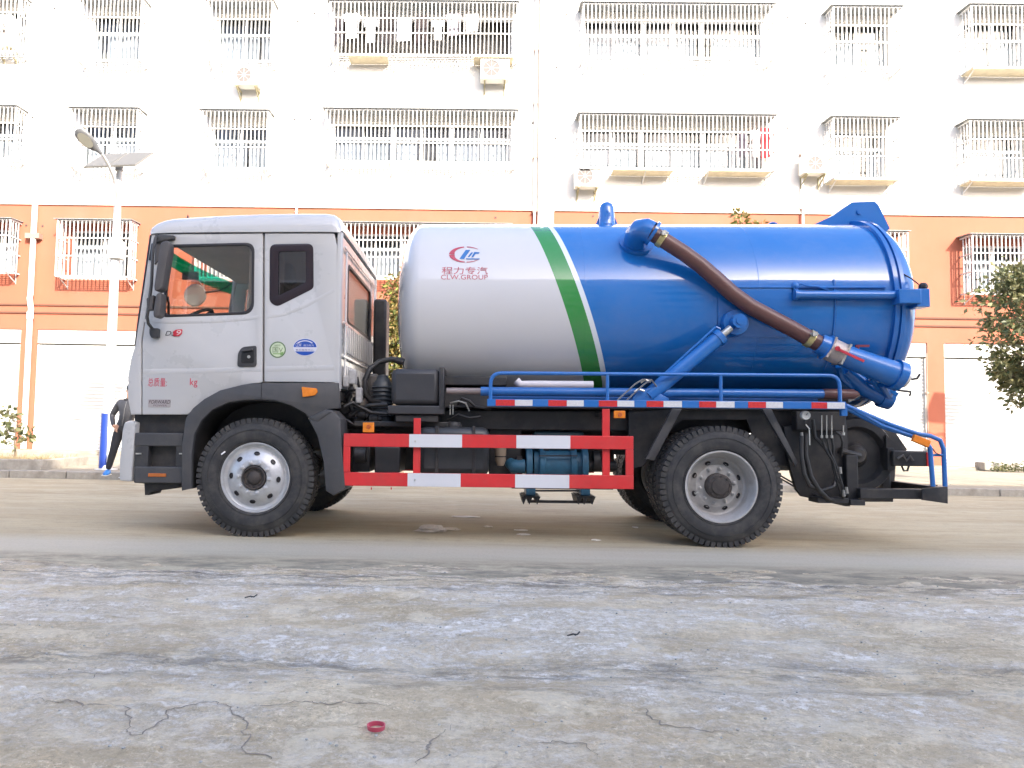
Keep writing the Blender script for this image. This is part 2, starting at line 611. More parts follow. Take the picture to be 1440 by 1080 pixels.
g.add(vs, fs)
o = obj('broken_pavement', g, M_GROUND, clean=False)
for p in o.data.polygons:
    p.use_smooth = True
BP = o
for fine in CRACKS:      # dirt filled cracks
    c_ = MB(); vs = []
    n_ = len(fine)
    for i, (x, y) in enumerate(fine):
        a_ = fine[max(0, i - 2)]; b_ = fine[min(n_ - 1, i + 2)]
        dx, dy = b_[0] - a_[0], b_[1] - a_[1]; L_ = math.hypot(dx, dy) or 1
        w_ = (0.0028 + 0.0030 * noise.noise(Vector((x * 11, y * 11, 4)))) * min(1, i / 12, (n_ - 1 - i) / 12)
        z = ground_h(x, y) + 0.0022
        vs += [(x - dy / L_ * w_, y + dx / L_ * w_, z), (x + dy / L_ * w_, y - dx / L_ * w_, z)]
    c_.add(vs, [(2 * i, 2 * i + 1, 2 * i + 3, 2 * i + 2) for i in range(n_ - 1)])
    obj('crack', c_, mat('crack_dirt', (0.24, 0.20, 0.155), 0.95, var=0.35, scale=60), BP, clean=False)
tag(BP, kind='structure')
# the same surface outside the frame
g = MB()
g.add([(-60, -20, -0.075), (60, -20, -0.075), (60, 5.75, -0.075), (-60, 5.75, -0.075)], [(0, 1, 2, 3)])
tag(obj('ground', g, M_GROUND), kind='structure')

# road slab
g = MB()
n_ = 260
top, bot = [], []
for i in range(n_ + 1):
    x = -60 + 120 * i / n_
    if abs(x) < 12:
        pass
xs = [-60, -40, -20, -12] + [-9 + 18 * i / 240 for i in range(241)] + [12, 20, 40, 60]
vs, fs = [], []
for x in xs:
    e = road_edge(x)
    vs += [(x, e, -0.07), (x, e + 0.3, -0.02), (x, e + 0.62, 0.0), (x, 13.0, 0.0)]
for i in range(len(xs) - 1):
    for k in range(3):
        a = i * 4 + k
        fs.append((a, a + 4, a + 5, a + 1))
g.add(vs, fs)
tag(obj('road', g, M_ROAD), kind='structure')

# pavement and kerb stones
KY = 12.9
M_PAVE = mat('pale_pavement', (0.29, 0.255, 0.195), 0.85, var=0.2, scale=2.5, bump=0.3, dirt=(0.2, 0.17, 0.12), dirt_amt=0.5)
g = MB()
g.box(-60, 60, KY + 0.16, 20.75, -0.07, 0.115)
pv = tag(obj('pavement', g, M_PAVE), kind='structure')
M_KERB = mat('kerb_stone', (0.34, 0.31, 0.26), 0.85, var=0.25, scale=5, bump=0.3, dirt=(0.15, 0.12, 0.09), dirt_amt=0.6)
km = MB(); km.box(0, 0.985, 0, 0.15, -0.07, 0.125)
k0 = obj('kerb_stone', km, M_KERB, pv, bevel=0.012)
k0.location = (-17, KY, 0)
for i in range(1, 34):
    k = k0.copy(); COL.objects.link(k); k.parent = pv
    k.location = (-17 + i, KY + random.uniform(-0.006, 0.006), random.uniform(-0.006, 0.004))
# pavement slabs near the kerb
sm = MB(); sm.box(0, 0.79, 0, 0.79, 0, 0.012)
M_SLAB = mat('paving_slab', (0.31, 0.275, 0.21), 0.85, var=0.22, scale=2.0, bump=0.25, dirt=(0.22, 0.18, 0.13), dirt_amt=0.5)
s0 = obj('paving_slab', sm, M_SLAB, pv)
s0.location = (-16.8, 13.9, 0.113)
cnt = 0
for r_ in range(6):
    for c_ in range(42):
        if r_ == 0 and c_ == 0: continue
        k = s0.copy(); COL.objects.link(k); k.parent = pv
        k.location = (-16.8 + c_ * 0.8, 13.9 + r_ * 0.8, 0.113 + random.uniform(-0.003, 0.003))

# ================================================================== apartment building
YB = 20.7
M_WHITE = mat('white_render', (0.68, 0.64, 0.575), 0.85, var=0.04, scale=0.8, bump=0.15, dirt=(0.62, 0.56, 0.46), dirt_amt=0.25, dscale=0.6, stretch=(1, 1, 0.35))
M_ORANGE = mat('orange_render', (0.35, 0.103, 0.056), 0.85, var=0.08, scale=0.7, bump=0.2, dirt=(0.36, 0.135, 0.09), dirt_amt=0.5, dscale=0.5, stretch=(1, 1, 0.5))
M_CREAM = mat('cream_trim', (0.66, 0.58, 0.46), 0.8, var=0.05, scale=2)
M_GROOVE = mat('brown_groove', (0.12, 0.05, 0.03), 0.8, var=0.1)
M_WFRAME = mat('white_window_frame', (0.78, 0.78, 0.76), 0.5, var=0.04)
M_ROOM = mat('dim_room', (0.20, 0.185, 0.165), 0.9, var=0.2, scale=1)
M_CURT = mat('pale_curtain', (0.32, 0.325, 0.34), 0.9, var=0.2, scale=3, stretch=(6, 1, 0.4))
M_PIPE = mat('white_pvc_pipe', (0.78, 0.76, 0.72), 0.5, var=0.05)
M_GALV = mat('painted_cage_steel', (0.60, 0.59, 0.565), 0.5, var=0.1, scale=9)
M_CAGEROOF = mat('grey_sheet_roof', (0.25, 0.26, 0.26), 0.6, var=0.25, scale=5)
M_SHUT = mat('white_roller_shutter', (0.52, 0.515, 0.49), 0.45, var=0.05, scale=3, dirt=(0.6, 0.56, 0.48), dirt_amt=0.25, stretch=(0.4, 1, 2))
GL_WIN = glass_mat('window_glass', (0.85, 0.9, 0.92), 0.05, 0.02)

# column name: (px x0, px x1) on rows 4,3,2; row pixel bands; None = hidden there
COLS = {
 'A': [(-40, 28, -8, 72), (-40, 23, 150, 222), (-40, 15, 308, 380)],
 'B': [(112, 200, -2, 84), (100, 194, 153, 233), (82, 184, 310, 388)],
 'C': [(293, 383, 1, 85), (285, 377, 156, 236), (277, 370, 313, 390)],
 'D': [(465, 728, 3, 76), (459, 726, 155, 226), (482, 718, 315, 388)],
 'E': [(821, 1088, 6, 80), (817, 1090, 162, 236), (815, 1088, 320, 393)],
 'F': [(1172, 1268, 10, 94), (1172, 1264, 166, 250), (1180, 1276, 326, 404)],
 'G': [(1366, 1466, 8, 94), (1364, 1464, 170, 252), (1367, 1467, 331, 410)],
}
bld = thing('apartment_building', 'long white apartment building with orange lower floors and closed white shutters', 'building', (0, YB, 0))
def L(p):  # world -> building local
    return Vector((p.x, p.y - YB, p.z))
CAGE_D = 0.5
cages, openings = [], []
for c, rows in COLS.items():
    for ri, (xa, xb, ya, yb) in enumerate(rows):
        yc = (ya + yb) / 2
        p0 = U(xa, ya, YB - CAGE_D); p1 = U(xb, ya, YB - CAGE_D); q0 = U(xa, yb, YB - CAGE_D)
        x0, x1, z1, z0 = p0.x, p1.x, (p0.z + p1.z) / 2, q0.z
        cages.append((c, 4 - ri, x0, x1, z0, z1))
        openings.append((x0 + 0.10, x1 - 0.10, z0 + 0.02, z1 - 0.14, c, 4 - ri))
zband = L(U(760, 296, YB)).z
def wall_cells(mb, x0, x1, z0, z1, ops, y=0.0, depth=0.24):
    ops = [(max(a, x0), min(b, x1), max(c, z0), min(d, z1)) for a, b, c, d in ops if b > x0 and a < x1 and d > z0 and c < z1]
    xs = sorted({x0, x1, *[o[0] for o in ops], *[o[1] for o in ops]})
    zs = sorted({z0, z1, *[o[2] for o in ops], *[o[3] for o in ops]})
    for i in range(len(xs) - 1):
        for j in range(len(zs) - 1):
            cx, cz = (xs[i] + xs[i + 1]) / 2, (zs[j] + zs[j + 1]) / 2
            if any(a < cx < b and c < cz < d for a, b, c, d in ops):
                continue
            mb.add([(xs[i], y, zs[j]), (xs[i + 1], y, zs[j]), (xs[i + 1], y, zs[j + 1]), (xs[i], y, zs[j + 1])], [(0, 1, 2, 3)])
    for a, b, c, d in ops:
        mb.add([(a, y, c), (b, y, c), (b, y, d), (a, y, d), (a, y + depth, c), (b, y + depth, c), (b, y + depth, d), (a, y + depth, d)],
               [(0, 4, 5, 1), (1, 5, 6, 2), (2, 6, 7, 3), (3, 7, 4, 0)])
BX0, BX1 = -24, 24
# shop bays: pillars from the photograph, repeated between
pl0, pl1 = L(U(25, 560, YB)).x, L(U(47, 560, YB)).x
pr0, pr1 = L(U(1305, 560, YB)).x, L(U(1330, 560, YB)).x
NB = 6
pitch = (pr0 - pl0) / NB
pw = 0.46
zt = L(U(760, 492 - 18, YB)).z
zsh = zt
bays = []
for i in range(-2, NB + 2):
    a = pl0 + pitch * i + pw
    b = pl0 + pitch * (i + 1)
    if b > BX1 or a < BX0: continue
    bays.append((a, b, 0.12, zt))
wops = [o_[:4] for o_ in openings]
mb = MB(); wall_cells(mb, BX0, BX1, zband, 14.5, wops)
obj('wall', mb, M_WHITE, bld, clean=True)
mb = MB(); wall_cells(mb, BX0, BX1, 0.0, zband, wops + bays)
obj('wall', mb, M_ORANGE, bld, clean=True)['label'] = 'orange rendered lower wall'
mb = MB(); mb.box(BX0, BX1, -0.05, -0.004, zband - 0.02, zband + 0.10)
obj('ledge', mb, M_CREAM, bld, bevel=0.01)
for yy in (430, 441):
    z = L(U(720, yy + 9, YB)).z
    mb = MB(); mb.box(BX0, BX1, -0.035, -0.003, z - 0.02, z + 0.025)
    obj('string_course', mb, M_GROOVE, bld)
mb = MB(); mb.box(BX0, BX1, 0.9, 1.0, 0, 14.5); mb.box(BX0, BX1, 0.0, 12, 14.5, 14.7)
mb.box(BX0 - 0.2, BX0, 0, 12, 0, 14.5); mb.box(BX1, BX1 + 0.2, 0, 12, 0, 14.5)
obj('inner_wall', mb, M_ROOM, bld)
# shop shutters, with curved slats
slp = 0.10
for (a, b, z0, z1) in bays:
    zl = z1 - 0.42
    mb = MB()
    nsl = int((zl - z0) / slp)
    prof = []
    for k in range(nsl):
        zz = z0 + k * slp
        prof += [(0.10, zz), (0.088, zz + 0.02), (0.082, zz + 0.05), (0.088, zz + 0.08), (0.10, zz + 0.098)]
    prof.append((0.10, zl))
    vs = [(x, y, z) for (y, z) in prof for x in (a, b)]
    mb.add(vs, [(2 * i, 2 * i + 1, 2 * i + 3, 2 * i + 2) for i in range(len(prof) - 1)])
    sh = obj('roller_shutter', mb, M_SHUT, bld)
    mb = MB(); mb.box(a, b, 0.03, 0.2, zl + 0.03, z1)
    obj('shutter_box', mb, M_SHUT, sh, bevel=0.01)
    mb = MB(); mb.box(a, a + 0.05, 0.04, 0.14, z0, zl); mb.box(b - 0.05, b, 0.04, 0.14, z0, zl)
    obj('guide_rail', mb, mat('grey_guide_rail', (0.45, 0.42, 0.38), 0.5, var=0.1), sh)
    mb = MB(); mb.box(a + 0.06, b - 0.06, 0.06, 0.12, z0 + 0.0, z0 + 0.07)
    obj('bottom_bar', mb, mat('grey_guide_rail', (0.45, 0.42, 0.38)), sh)
# plinth step in front of shops
mb = MB(); mb.box(BX0, BX1, -0.9, -0.002, 0.0, 0.19)
obj('step', mb, M_PAVE, bld, bevel=0.01)
# windows
rw = random.Random(3)
for (a, b, z0, z1, c, row) in openings:
    wide = (b - a) > 3
    npn = 6 if wide else 2
    fr = MB()
    t = 0.05
    y0, y1 = 0.12, 0.18
    openbay = (c == 'D' and row == 4)
    fr.box(a, b, y0, y1, z1 - t, z1); fr.box(a, b, y0, y1, z0, z0 + t)
    fr.box(a, a + t, y0, y1, z0 + t, z1 - t); fr.box(b - t, b, y0, y1, z0 + t, z1 - t)
    ztr = z1 - (z1 - z0) * 0.36
    if openbay:
        w_ = obj('balcony_opening', fr, M_WFRAME, bld)
        continue
    fr.box(a + t, b - t, y0 - 0.01, y1, ztr, ztr + 0.06)
    step = (b - a) / npn
    for i in range(1, npn):
        x = a + step * i
        ww = 0.10 if (wide and i % 2 == 0) else 0.05
        fr.box(x - ww / 2, x + ww / 2, y0 - 0.005, y1, z0 + t, z1 - t)
    w_ = obj('window', fr, M_WFRAME, bld)
    for i in range(npn):
        pa, pb = a + step * i + 0.05, a + step * (i + 1) - 0.05
        for (za, zb) in ((z0 + t, ztr), (ztr + 0.06, z1 - t)):
            p = MB(); p.add([(pa, 0.15, za), (pb, 0.15, za), (pb, 0.15, zb), (pa, 0.15, zb)], [(0, 1, 2, 3)])
            obj('pane', p, GL_WIN, w_)
    # curtains behind the lower panes
    cb = MB()
    nseg = int((b - a) / 0.03)
    open_a = a + (b - a) * rw.uniform(0.1, 0.8); open_w = (b - a) * rw.uniform(0.04, 0.14)
    vs = []; fs = []
    for i in range(nseg + 1):
        x = a + (b - a) * i / nseg
        y = 0.27 + 0.03 * math.sin(x * 38 + 2 * math.sin(x * 5))
        vs += [(x, y, z0), (x, y, z1 - (z1 - z0) * 0.26)]
    for i in range(nseg):
        x = a + (b - a) * i / nseg
        if open_a < x < open_a + open_w: continue
        fs.append((2 * i, 2 * i + 2, 2 * i + 3, 2 * i + 1))
    cb.add(vs, fs)
    obj('curtain', cb, M_CURT, w_, clean=False)

# downpipes and conduits
def vpipe(px, pya, pyb, r, y=-0.09, name='downpipe', m=M_PIPE, rtop=None):
    p = L(U(px, (pya + pyb) / 2, YB))
    za, zb = L(U(px, pyb, YB)).z, L(U(px, pya, YB)).z
    mb = MB(); mb.tube([(p.x, y, za), (p.x, y, zb)], r, 10)
    o = obj(name, mb, m, bld)
    z = za + 0.6
    while z < zb:
        c = MB(); c.box(p.x - r - 0.02, p.x + r + 0.02, y - r - 0.006, 0.0, z, z + 0.04)
        obj('pipe_clamp', c, mat('pipe_clamp', (0.3, 0.2, 0.16), 0.6, var=0.1), o)
        z += 1.55
    return o
zt14 = -200
vpipe(754, zt14, 330, 0.035); vpipe(779, zt14, 330, 0.035)
mb = MB()
pa, pb = L(U(757, 200, YB)).x, L(U(776, 200, YB)).x
mb.box(pa, pb, -0.12, 0.0, 3.6, 14.4)
obj('pilaster', mb, M_WHITE, bld, bevel=0.01)
vpipe(1128, 193, 640, 0.03)
vpipe(413, 285, 640, 0.03)
vpipe(1303.5, 497, 664, 0.016, y=-0.03, m=mat('dark_conduit', (0.35, 0.2, 0.15), 0.6))
# fat pipe with offset on the left pillar
p0 = L(U(53, 285, YB)); 
xs_ = p0.x
mb = MB()
def zz(py): return L(U(45, py, YB)).z
xb = L(U(38, 600, YB)).x
mb.tube([(xs_, -0.12, zz(288)), (xs_, -0.12, zz(415)), (xs_ - 0.02, -0.12, zz(420)), (xb + 0.02, -0.12, zz(436)), (xb, -0.12, zz(441)), (xb, -0.12, 0.2)], 0.075, 12)
fp = obj('downpipe', mb, M_PIPE, bld)
mb = MB(); mb.box(xs_ - 0.2, xs_ + 0.2, -0.2, 0, zz(337), zz(330))
obj('pipe_clamp', mb, mat('pipe_clamp', (0.3, 0.2, 0.16)), fp)
mb = MB(); mb.tube([(xb, -0.12, zz(449)), (xb, -0.12, zz(440))], 0.09, 12)
obj('pipe_joint', mb, M_PIPE, fp)
# vent holes and small wall fixings
vh = MB()
for (px, py) in ((46, 165), (118, 20), (77, 12), (414, 168), (437, 168), (442, 19), (419, 30), (37, 317), (60, 318), (749, 173), (1133, 33), (1108, 25), (1108, 180), (796, 21), (697, 306), (834, 306 - 2), (781, 195), (783, 95)):
    q = L(U(px, py, YB))
    vh.lathe([(-0.012, 0.03), (0.0, 0.03)], 'Y', (q.x, 0, q.z), 10)
obj('vent_hole', vh, mat('dark_hole', (0.06, 0.05, 0.045), 0.8), bld)['kind'] = 'stuff'

# ---------------------------------------------------------------- window cages (a thing each)
ROWN = {4: 'top row', 3: 'middle row', 2: 'orange floor'}
WHERE = {
 'A': 'at the far left edge', 'B': 'behind the street lamp', 'C': 'above the truck cab', 'D': 'left of the double downpipes',
 'E': 'right of the double downpipes above the blue tank', 'F': 'above the rear end of the tank', 'G': 'at the far right edge'}
LAB = {
 ('A', 4): 'white window cage at the far left edge of the top row', ('A', 3): 'white window cage at the far left edge of the middle row',
 ('A', 2): 'white window cage on the orange floor at the far left edge',
 ('B', 4): 'small white window cage in the top row high above the lamp head', ('B', 3): 'small white window cage right behind the lamp head and solar panel',
 ('B', 2): 'white window cage on the orange floor crossed by the lamp pole',
 ('C', 4): 'small window cage with an air conditioner under it, above the cab', ('C', 3): 'small white window cage straight above the cab roof, middle row',
 ('C', 2): 'window cage on the orange floor hidden behind the truck cab',
 ('D', 4): 'wide cage over a balcony full of hanging laundry', ('D', 3): 'wide white window cage of the middle row above the gap between cab and tank',
 ('D', 2): 'wide cage on the orange floor seen between cab and white tank end',
 ('E', 4): 'wide window cage in the top row above the blue tank', ('E', 3): 'wide window cage with red and white clothes in its right corner',
 ('E', 2): 'window cage on the orange floor hidden behind the blue tank',
 ('F', 4): 'small window cage in the top row, second from the right', ('F', 3): 'small deep window cage with an air conditioner on its left side',
 ('F', 2): 'window cage on the orange floor mostly hidden by the tank rear door',
 ('G', 4): 'window cage in the top right corner with slanting struts under it', ('G', 3): 'window cage of the middle row at the far right edge',
 ('G', 2): 'window cage on the orange floor above the green tree at right'}
FLOORSHEET = {('D', 4), ('E', 3), ('F', 3), ('G', 4), ('G', 3)}
for (c, row, x0, x1, z0, z1) in cages:
    W, H, D = x1 - x0, z1 - z0, CAGE_D
    t = thing('window_cage', LAB[(c, row)], 'window cage', (x0, YB, z0), 0, 'barred cages over the flat windows')
    b = MB(); th = 0.028
    # frame
    for z in (0, H):
        b.bar((0, -D, z), (W, -D, z), 0.035)
        b.bar((0, -D, z), (0, 0, z), 0.035); b.bar((W, -D, z), (W, 0, z), 0.035)
    for x in (0, W):
        b.bar((x, -D, 0), (x, -D, H), 0.04)
    obj('frame', b, M_GALV, t)
    nb = max(6, round(W / 0.114))
    bm_ = MB(); bm_.bar((0, -D, 0.012), (0, -D, H - 0.012), 0.024)
    b0 = obj('bar', bm_, M_GALV, t)
    b0.location.x = W / nb
    for i in range(2, nb):
        k = b0.copy(); COL.objects.link(k); k.parent = t; k.location.x = W * i / nb
    for fy in (0.25, 0.5, 0.75):
        for sx_ in (0, W):
            k = b0.copy(); COL.objects.link(k); k.parent = t; k.location = (sx_, D * fy, 0)
    for hz in ((0.36, 0.68) if row != 4 else (0.40, 0.68)):
        r_ = MB(); r_.bar((0, -D - 0.026, H * hz), (W, -D - 0.026, H * hz), 0.03)
        r_.bar((0, -D, H * hz), (0, 0, H * hz), 0.03); r_.bar((W, -D, H * hz), (W, 0, H * hz), 0.03)
        obj('rail', r_, M_GALV, t)
    # floor grid
    fg = MB()
    for i in range(1, 5):
        fg.bar((0, -D * i / 5, 0), (W, -D * i / 5, 0), 0.016)
    obj('floor_grid', fg, M_GALV, t)
    # roof sheet
    rf = MB()
    rf.box(-0.10, W + 0.06, -D - 0.08, 0, 0, 0.015)
    o = obj('roof_sheet', rf, M_CAGEROOF, t); o.location = (0, 0, H + 0.05); o.rotation_euler = (R(3), 0, 0)
    # struts underneath
    ns = 4 if W > 3 else 2
    st = MB(); st.bar((0, -D, -0.01), (0, 0, -0.26), 0.022); st.bar((0, 0, -0.28), (0, -0.01, 0), 0.022)
    s0_ = obj('strut', st, M_GALV, t); s0_.location.x = 0.08
    for i in range(1, ns):
        k = s0_.copy(); COL.objects.link(k); k.parent = t; k.location.x = 0.08 + (W - 0.16) * i / (ns - 1)
    if (c, row) in FLOORSHEET:
        for (a_, b_) in {('D', 4): ((0.1, 0.31), (0.77, 0.98)), ('E', 3): ((0.17, 0.48), (0.66, 0.98))}.get((c, row), ((0.0, 1.0),)):
            shs = MB(); shs.box(W * a_, W * b_, -D, -0.02, -0.045, -0.03)
            obj('floor_sheet', shs, mat('pale_floor_sheet', (0.55, 0.48, 0.34), 0.7, var=0.15), t)

# ---------------------------------------------------------------- air conditioners
def ac(px0, px1, py0, py1, label, fan=0.45):
    D = 0.32; off = 0.12
    a = U(px0, py0, YB - off - D); b = U(px1, py1, YB - off - D)
    W, H = b.x - a.x, a.z - b.z
    t = thing('air_conditioner', label, 'air conditioner', (a.x, YB, b.z), 0, 'outdoor air conditioner units on the wall')
    m = MB(); m.box(0, W, -off - D, -off, 0, H)
    obj('casing', m, mat('white_casing', (0.72, 0.70, 0.64), 0.5, var=0.05), t, bevel=0.015)
    fx, fr_ = W * fan, min(W, H) * 0.40
    cy = -off - D
    m = MB(); m.lathe([(cy + 0.005, 0.0), (cy - 0.004, 0.0), (cy - 0.004, fr_), (cy + 0.005, fr_)], 'Y', (fx, 0, H * 0.5), 24)
    obj('fan_opening', m, mat('fan_dark', (0.13, 0.115, 0.105), 0.7, var=0.1), t)
    m = MB()
    for q in (0.98,):
        rr = fr_ * q
        m.tube([(fx + rr * math.cos(2 * math.pi * j / 24), cy - 0.015, H * 0.5 + rr * math.sin(2 * math.pi * j / 24)) for j in range(25)], 0.006, 4, False)
    for j in range(8):
        an = 2 * math.pi * j / 8
        m.bar((fx, cy - 0.013, H * 0.5), (fx + fr_ * math.cos(an), cy - 0.013, H * 0.5 + fr_ * math.sin(an)), 0.004)
    m.lathe([(cy - 0.025, 0.0), (cy - 0.02, fr_ * 0.2), (cy - 0.01, fr_ * 0.22)], 'Y', (fx, 0, H * 0.5), 12)
    obj('fan_grille', m, mat('white_grille', (0.75, 0.74, 0.7), 0.5), t)
    for x in (W * 0.15, W * 0.85):
        m = MB(); m.bar((x, 0, -0.03), (x, -off - D - 0.03, -0.03), 0.04); m.bar((x, 0, -0.28), (x, -off - D, -0.04), 0.025); m.bar((x, -0.012, -0.32), (x, -0.012, 0.0), 0.03)
        obj('bracket', m, mat('rusty_bracket', (0.32, 0.28, 0.16), 0.7, var=0.2), t)
    return t
ac(328, 364, 92, 119, 'air conditioner below the small top row cage above the cab', 0.42)
ac(676, 716, 81, 111, 'air conditioner below the laundry balcony, left of the double downpipes', 0.38)
ac(809, 845, 233, 262, 'air conditioner just above the tank, right of the double downpipes', 0.38)
ac(1130, 1166, 217, 243, 'air conditioner on the left side of the small deep window cage', 0.45)
ac(-8, 14, 20, 64, 'partly cut off air conditioner inside the cage at the top left corner', 0.4)

# ---------------------------------------------------------------- laundry
def garment(px, py, wpx, hpx, col, label, kind='shirt', Y=None):
    Y = Y or YB - 0.25
    c = U(px, py, Y)
    s = 1 / 51.0
    W, H = wpx * s, hpx * s
    if kind == 'shirt':
        pts = [(-.25, 0), (-.5, -.12), (-.44, -.36), (-.3, -.3), (-.3, -1), (.3, -1), (.3, -.3), (.44, -.36), (.5, -.12), (.25, 0), (0, -.06)]
    elif kind == 'trousers':
        pts = [(-.4, 0), (-.42, -1), (-.08, -1), (0, -.35), (.08, -1), (.42, -1), (.4, 0)]
    else:
        pts = [(-.5, 0), (-.48, -1), (.48, -.97), (.5, 0)]
    me = curve_mesh([[(x * W, z * H) for x, z in pts]], 0.02)
    for v in me.vertices:
        x, z, t = v.co
        v.co = (x, -t + 0.02 * math.sin(x * 30), z)
    finish(me)
    o = obj('garment', me, mat('cloth_%02d%02d%02d' % tuple(int(q * 99) for q in col), col, 0.9, var=0.15, scale=8))
    o.location = c
    tag(o, label, 'clothing', 'laundry hanging behind the cage bars')
garment(478, 24, 16, 42, (0.05, 0.04, 0.045), 'dark trousers at the left end of the laundry balcony', 'trousers')
garment(495, 18, 26, 38, (0.8, 0.8, 0.8), 'large white shirt near the left end of the laundry balcony')
garment(522, 26, 22, 36, (0.55, 0.6, 0.66), 'pale blue grey shirt in the laundry, right of the large white shirt')
garment(545, 20, 22, 46, (0.02, 0.015, 0.015), 'near black long coat in the left half of the laundry', 'towel')
garment(568, 26, 20, 34, (0.45, 0.46, 0.5), 'grey towel right of the black coat in the laundry', 'towel')
garment(594, 22, 22, 44, (0.03, 0.02, 0.02), 'dark brown trousers in the middle of the laundry', 'trousers')
garment(616, 28, 18, 30, (0.66, 0.64, 0.62), 'off white short shirt right of the brown trousers')
garment(638, 18, 24, 34, (0.22, 0.2, 0.22), 'dark patterned shirt in the right half of the laundry')
garment(664, 20, 18, 26, (0.8, 0.79, 0.77), 'white cloth at the right end of the hanging laundry', 'towel')
garment(1076, 180, 12, 44, (0.55, 0.05, 0.06), 'red garment in the right corner of the middle row cage', 'towel', YB - 0.3)
garment(1062, 182, 14, 40, (0.75, 0.73, 0.72), 'white shirt left of the red garment', 'shirt', YB - 0.3)
garment(1045, 188, 14, 34, (0.12, 0.1, 0.12), 'dark garment left of the white shirt beside the red one', 'trousers', YB - 0.3)

# ---------------------------------------------------------------- building across the street (seen only as reflection and shade)
OD, OH = 13.0, 16.5
ob = thing('apartment_building', 'tall pale apartment block behind the camera, mirrored dark in the tank side', 'building', (0, -OD, 0))
mb = MB(); mb.box(-70, 70, -10, 0, -0.05, OH)
obj('wall', mb, mat('pale_plaster', (0.55, 0.52, 0.47), 0.85, var=0.1, scale=1.0), ob)
wf_ = MB(); wf_.box(-0.9, 0.9, -0.0, 0.05, 0, 1.5)
wg_ = MB(); wg_.box(-0.82, 0.82, 0.05, 0.06, 0.08, 1.42)
M_DG = mat('dark_window_glass', (0.03, 0.035, 0.04), 0.08)
for r_ in range(5):
    for i in range(-5, 6):
        a = obj('window', wf_ if (r_ == 0 and i == -5) else wf0.data, None if not (r_ == 0 and i == -5) else M_WFRAME, ob)
        if r_ == 0 and i == -5: wf0 = a
        a.location = (i * 3.4, 0, 1.6 + r_ * 3.1)
        p = obj('pane', wg_ if (r_ == 0 and i == -5) else wg0.data, None if not (r_ == 0 and i == -5) else M_DG, a)
        if r_ == 0 and i == -5: wg0 = p
# ================================================================== the truck
truck = thing('tanker_truck', 'white cab vacuum tanker truck with white, green and blue tank, parked side on', 'truck')
O0 = G(359, 757)
truck.location = (O0.x, O0.y, 0)
truck.rotation_euler = (0, R(-0.45), R(-0.9))
MT = Matrix.Translation((O0.x, O0.y, 0)) @ (Matrix.Rotation(R(-0.9), 4, 'Z') @ Matrix.Rotation(R(-0.45), 4, 'Y'))
MTI = MT.inverted()
CL = MTI @ cam_loc
def T(px, py, y=0.1):
    d = MTI.to_3x3() @ ray(px, py)
    return CL + d * ((y - CL.y) / d.y)
def TX(px, py, y=0.1):
    p = T(px, py, y); return (p.x, p.z)
def TP(pts, y=0.1):
    return [TX(a, b, y) for a, b in pts]

P_CAB = mat('white_cab_paint', (0.475, 0.47, 0.46), 0.28, var=0.02, scale=2, coat=0.5, dirt=(0.40, 0.37, 0.33), dirt_amt=0.05, dscale=5)
P_BLACK = mat('black_plastic', (0.035, 0.035, 0.037), 0.55, var=0.15, scale=8, bump=0.1, bscale=200, dirt=(0.13, 0.12, 0.105), dirt_amt=0.45, dscale=3)
P_FENDER = mat('grey_black_fender', (0.055, 0.055, 0.058), 0.5, var=0.1, scale=5, bump=0.12, bscale=250, dirt=(0.15, 0.135, 0.115), dirt_amt=0.35, dscale=2)
P_FRAME = mat('chassis_black', (0.022, 0.022, 0.024), 0.5, var=0.25, scale=6, dirt=(0.10, 0.085, 0.07), dirt_amt=0.5, dscale=4)
P_RUB = mat('tyre_rubber', (0.030, 0.030, 0.031), 0.75, var=0.2, scale=5, bump=0.15, bscale=120, dirt=(0.13, 0.115, 0.095), dirt_amt=0.5, dscale=5)
P_SEAL = mat('black_rubber_seal', (0.02, 0.018, 0.02), 0.5)
P_RIM = mat('silver_rim_paint', (0.52, 0.53, 0.54), 0.38, metal=0.35, var=0.07, scale=6, dirt=(0.24, 0.2, 0.17), dirt_amt=0.45, dscale=7)
P_RIM2 = mat('dusty_rear_rim', (0.46, 0.45, 0.44), 0.45, metal=0.3, var=0.1, scale=6, dirt=(0.2, 0.17, 0.14), dirt_amt=0.6, dscale=5)
P_HUB = mat('dark_greasy_hub', (0.05, 0.042, 0.038), 0.6, metal=0.1, var=0.3, scale=20)
P_BLUE = mat('blue_tank_paint', (0.008, 0.122, 0.40), 0.2, var=0.03, coat=0.6)
P_BLUE2 = mat('blue_painted_steel', (0.012, 0.135, 0.43), 0.3, var=0.08, scale=8, coat=0.3, dirt=(0.12, 0.15, 0.2), dirt_amt=0.25, dscale=8)
P_RED = mat('red_guard_paint', (0.62, 0.028, 0.03), 0.42, var=0.08, scale=7, dirt=(0.3, 0.1, 0.08), dirt_amt=0.3)
P_WHT = mat('white_guard_paint', (0.66, 0.66, 0.68), 0.4, var=0.04, dirt=(0.45, 0.42, 0.38), dirt_amt=0.3)
P_TAPER = mat('red_reflective_tape', (0.55, 0.03, 0.03), 0.3, var=0.15, scale=60)
P_TAPEW = mat('silver_reflective_tape', (0.6, 0.6, 0.6), 0.3, var=0.1, scale=60)
P_ORNG = mat('amber_lens', (0.75, 0.22, 0.02), 0.15, var=0.1, scale=30)
P_STEEL = mat('bright_steel', (0.55, 0.54, 0.5), 0.35, metal=0.8, var=0.15, scale=20)
P_BRASS = mat('yellow_zinc_clamp', (0.55, 0.47, 0.22), 0.35, metal=0.7, var=0.2, scale=30)
P_HOSE = mat('brown_rubber_hose', (0.11, 0.048, 0.042), 0.38, var=0.15, scale=14)
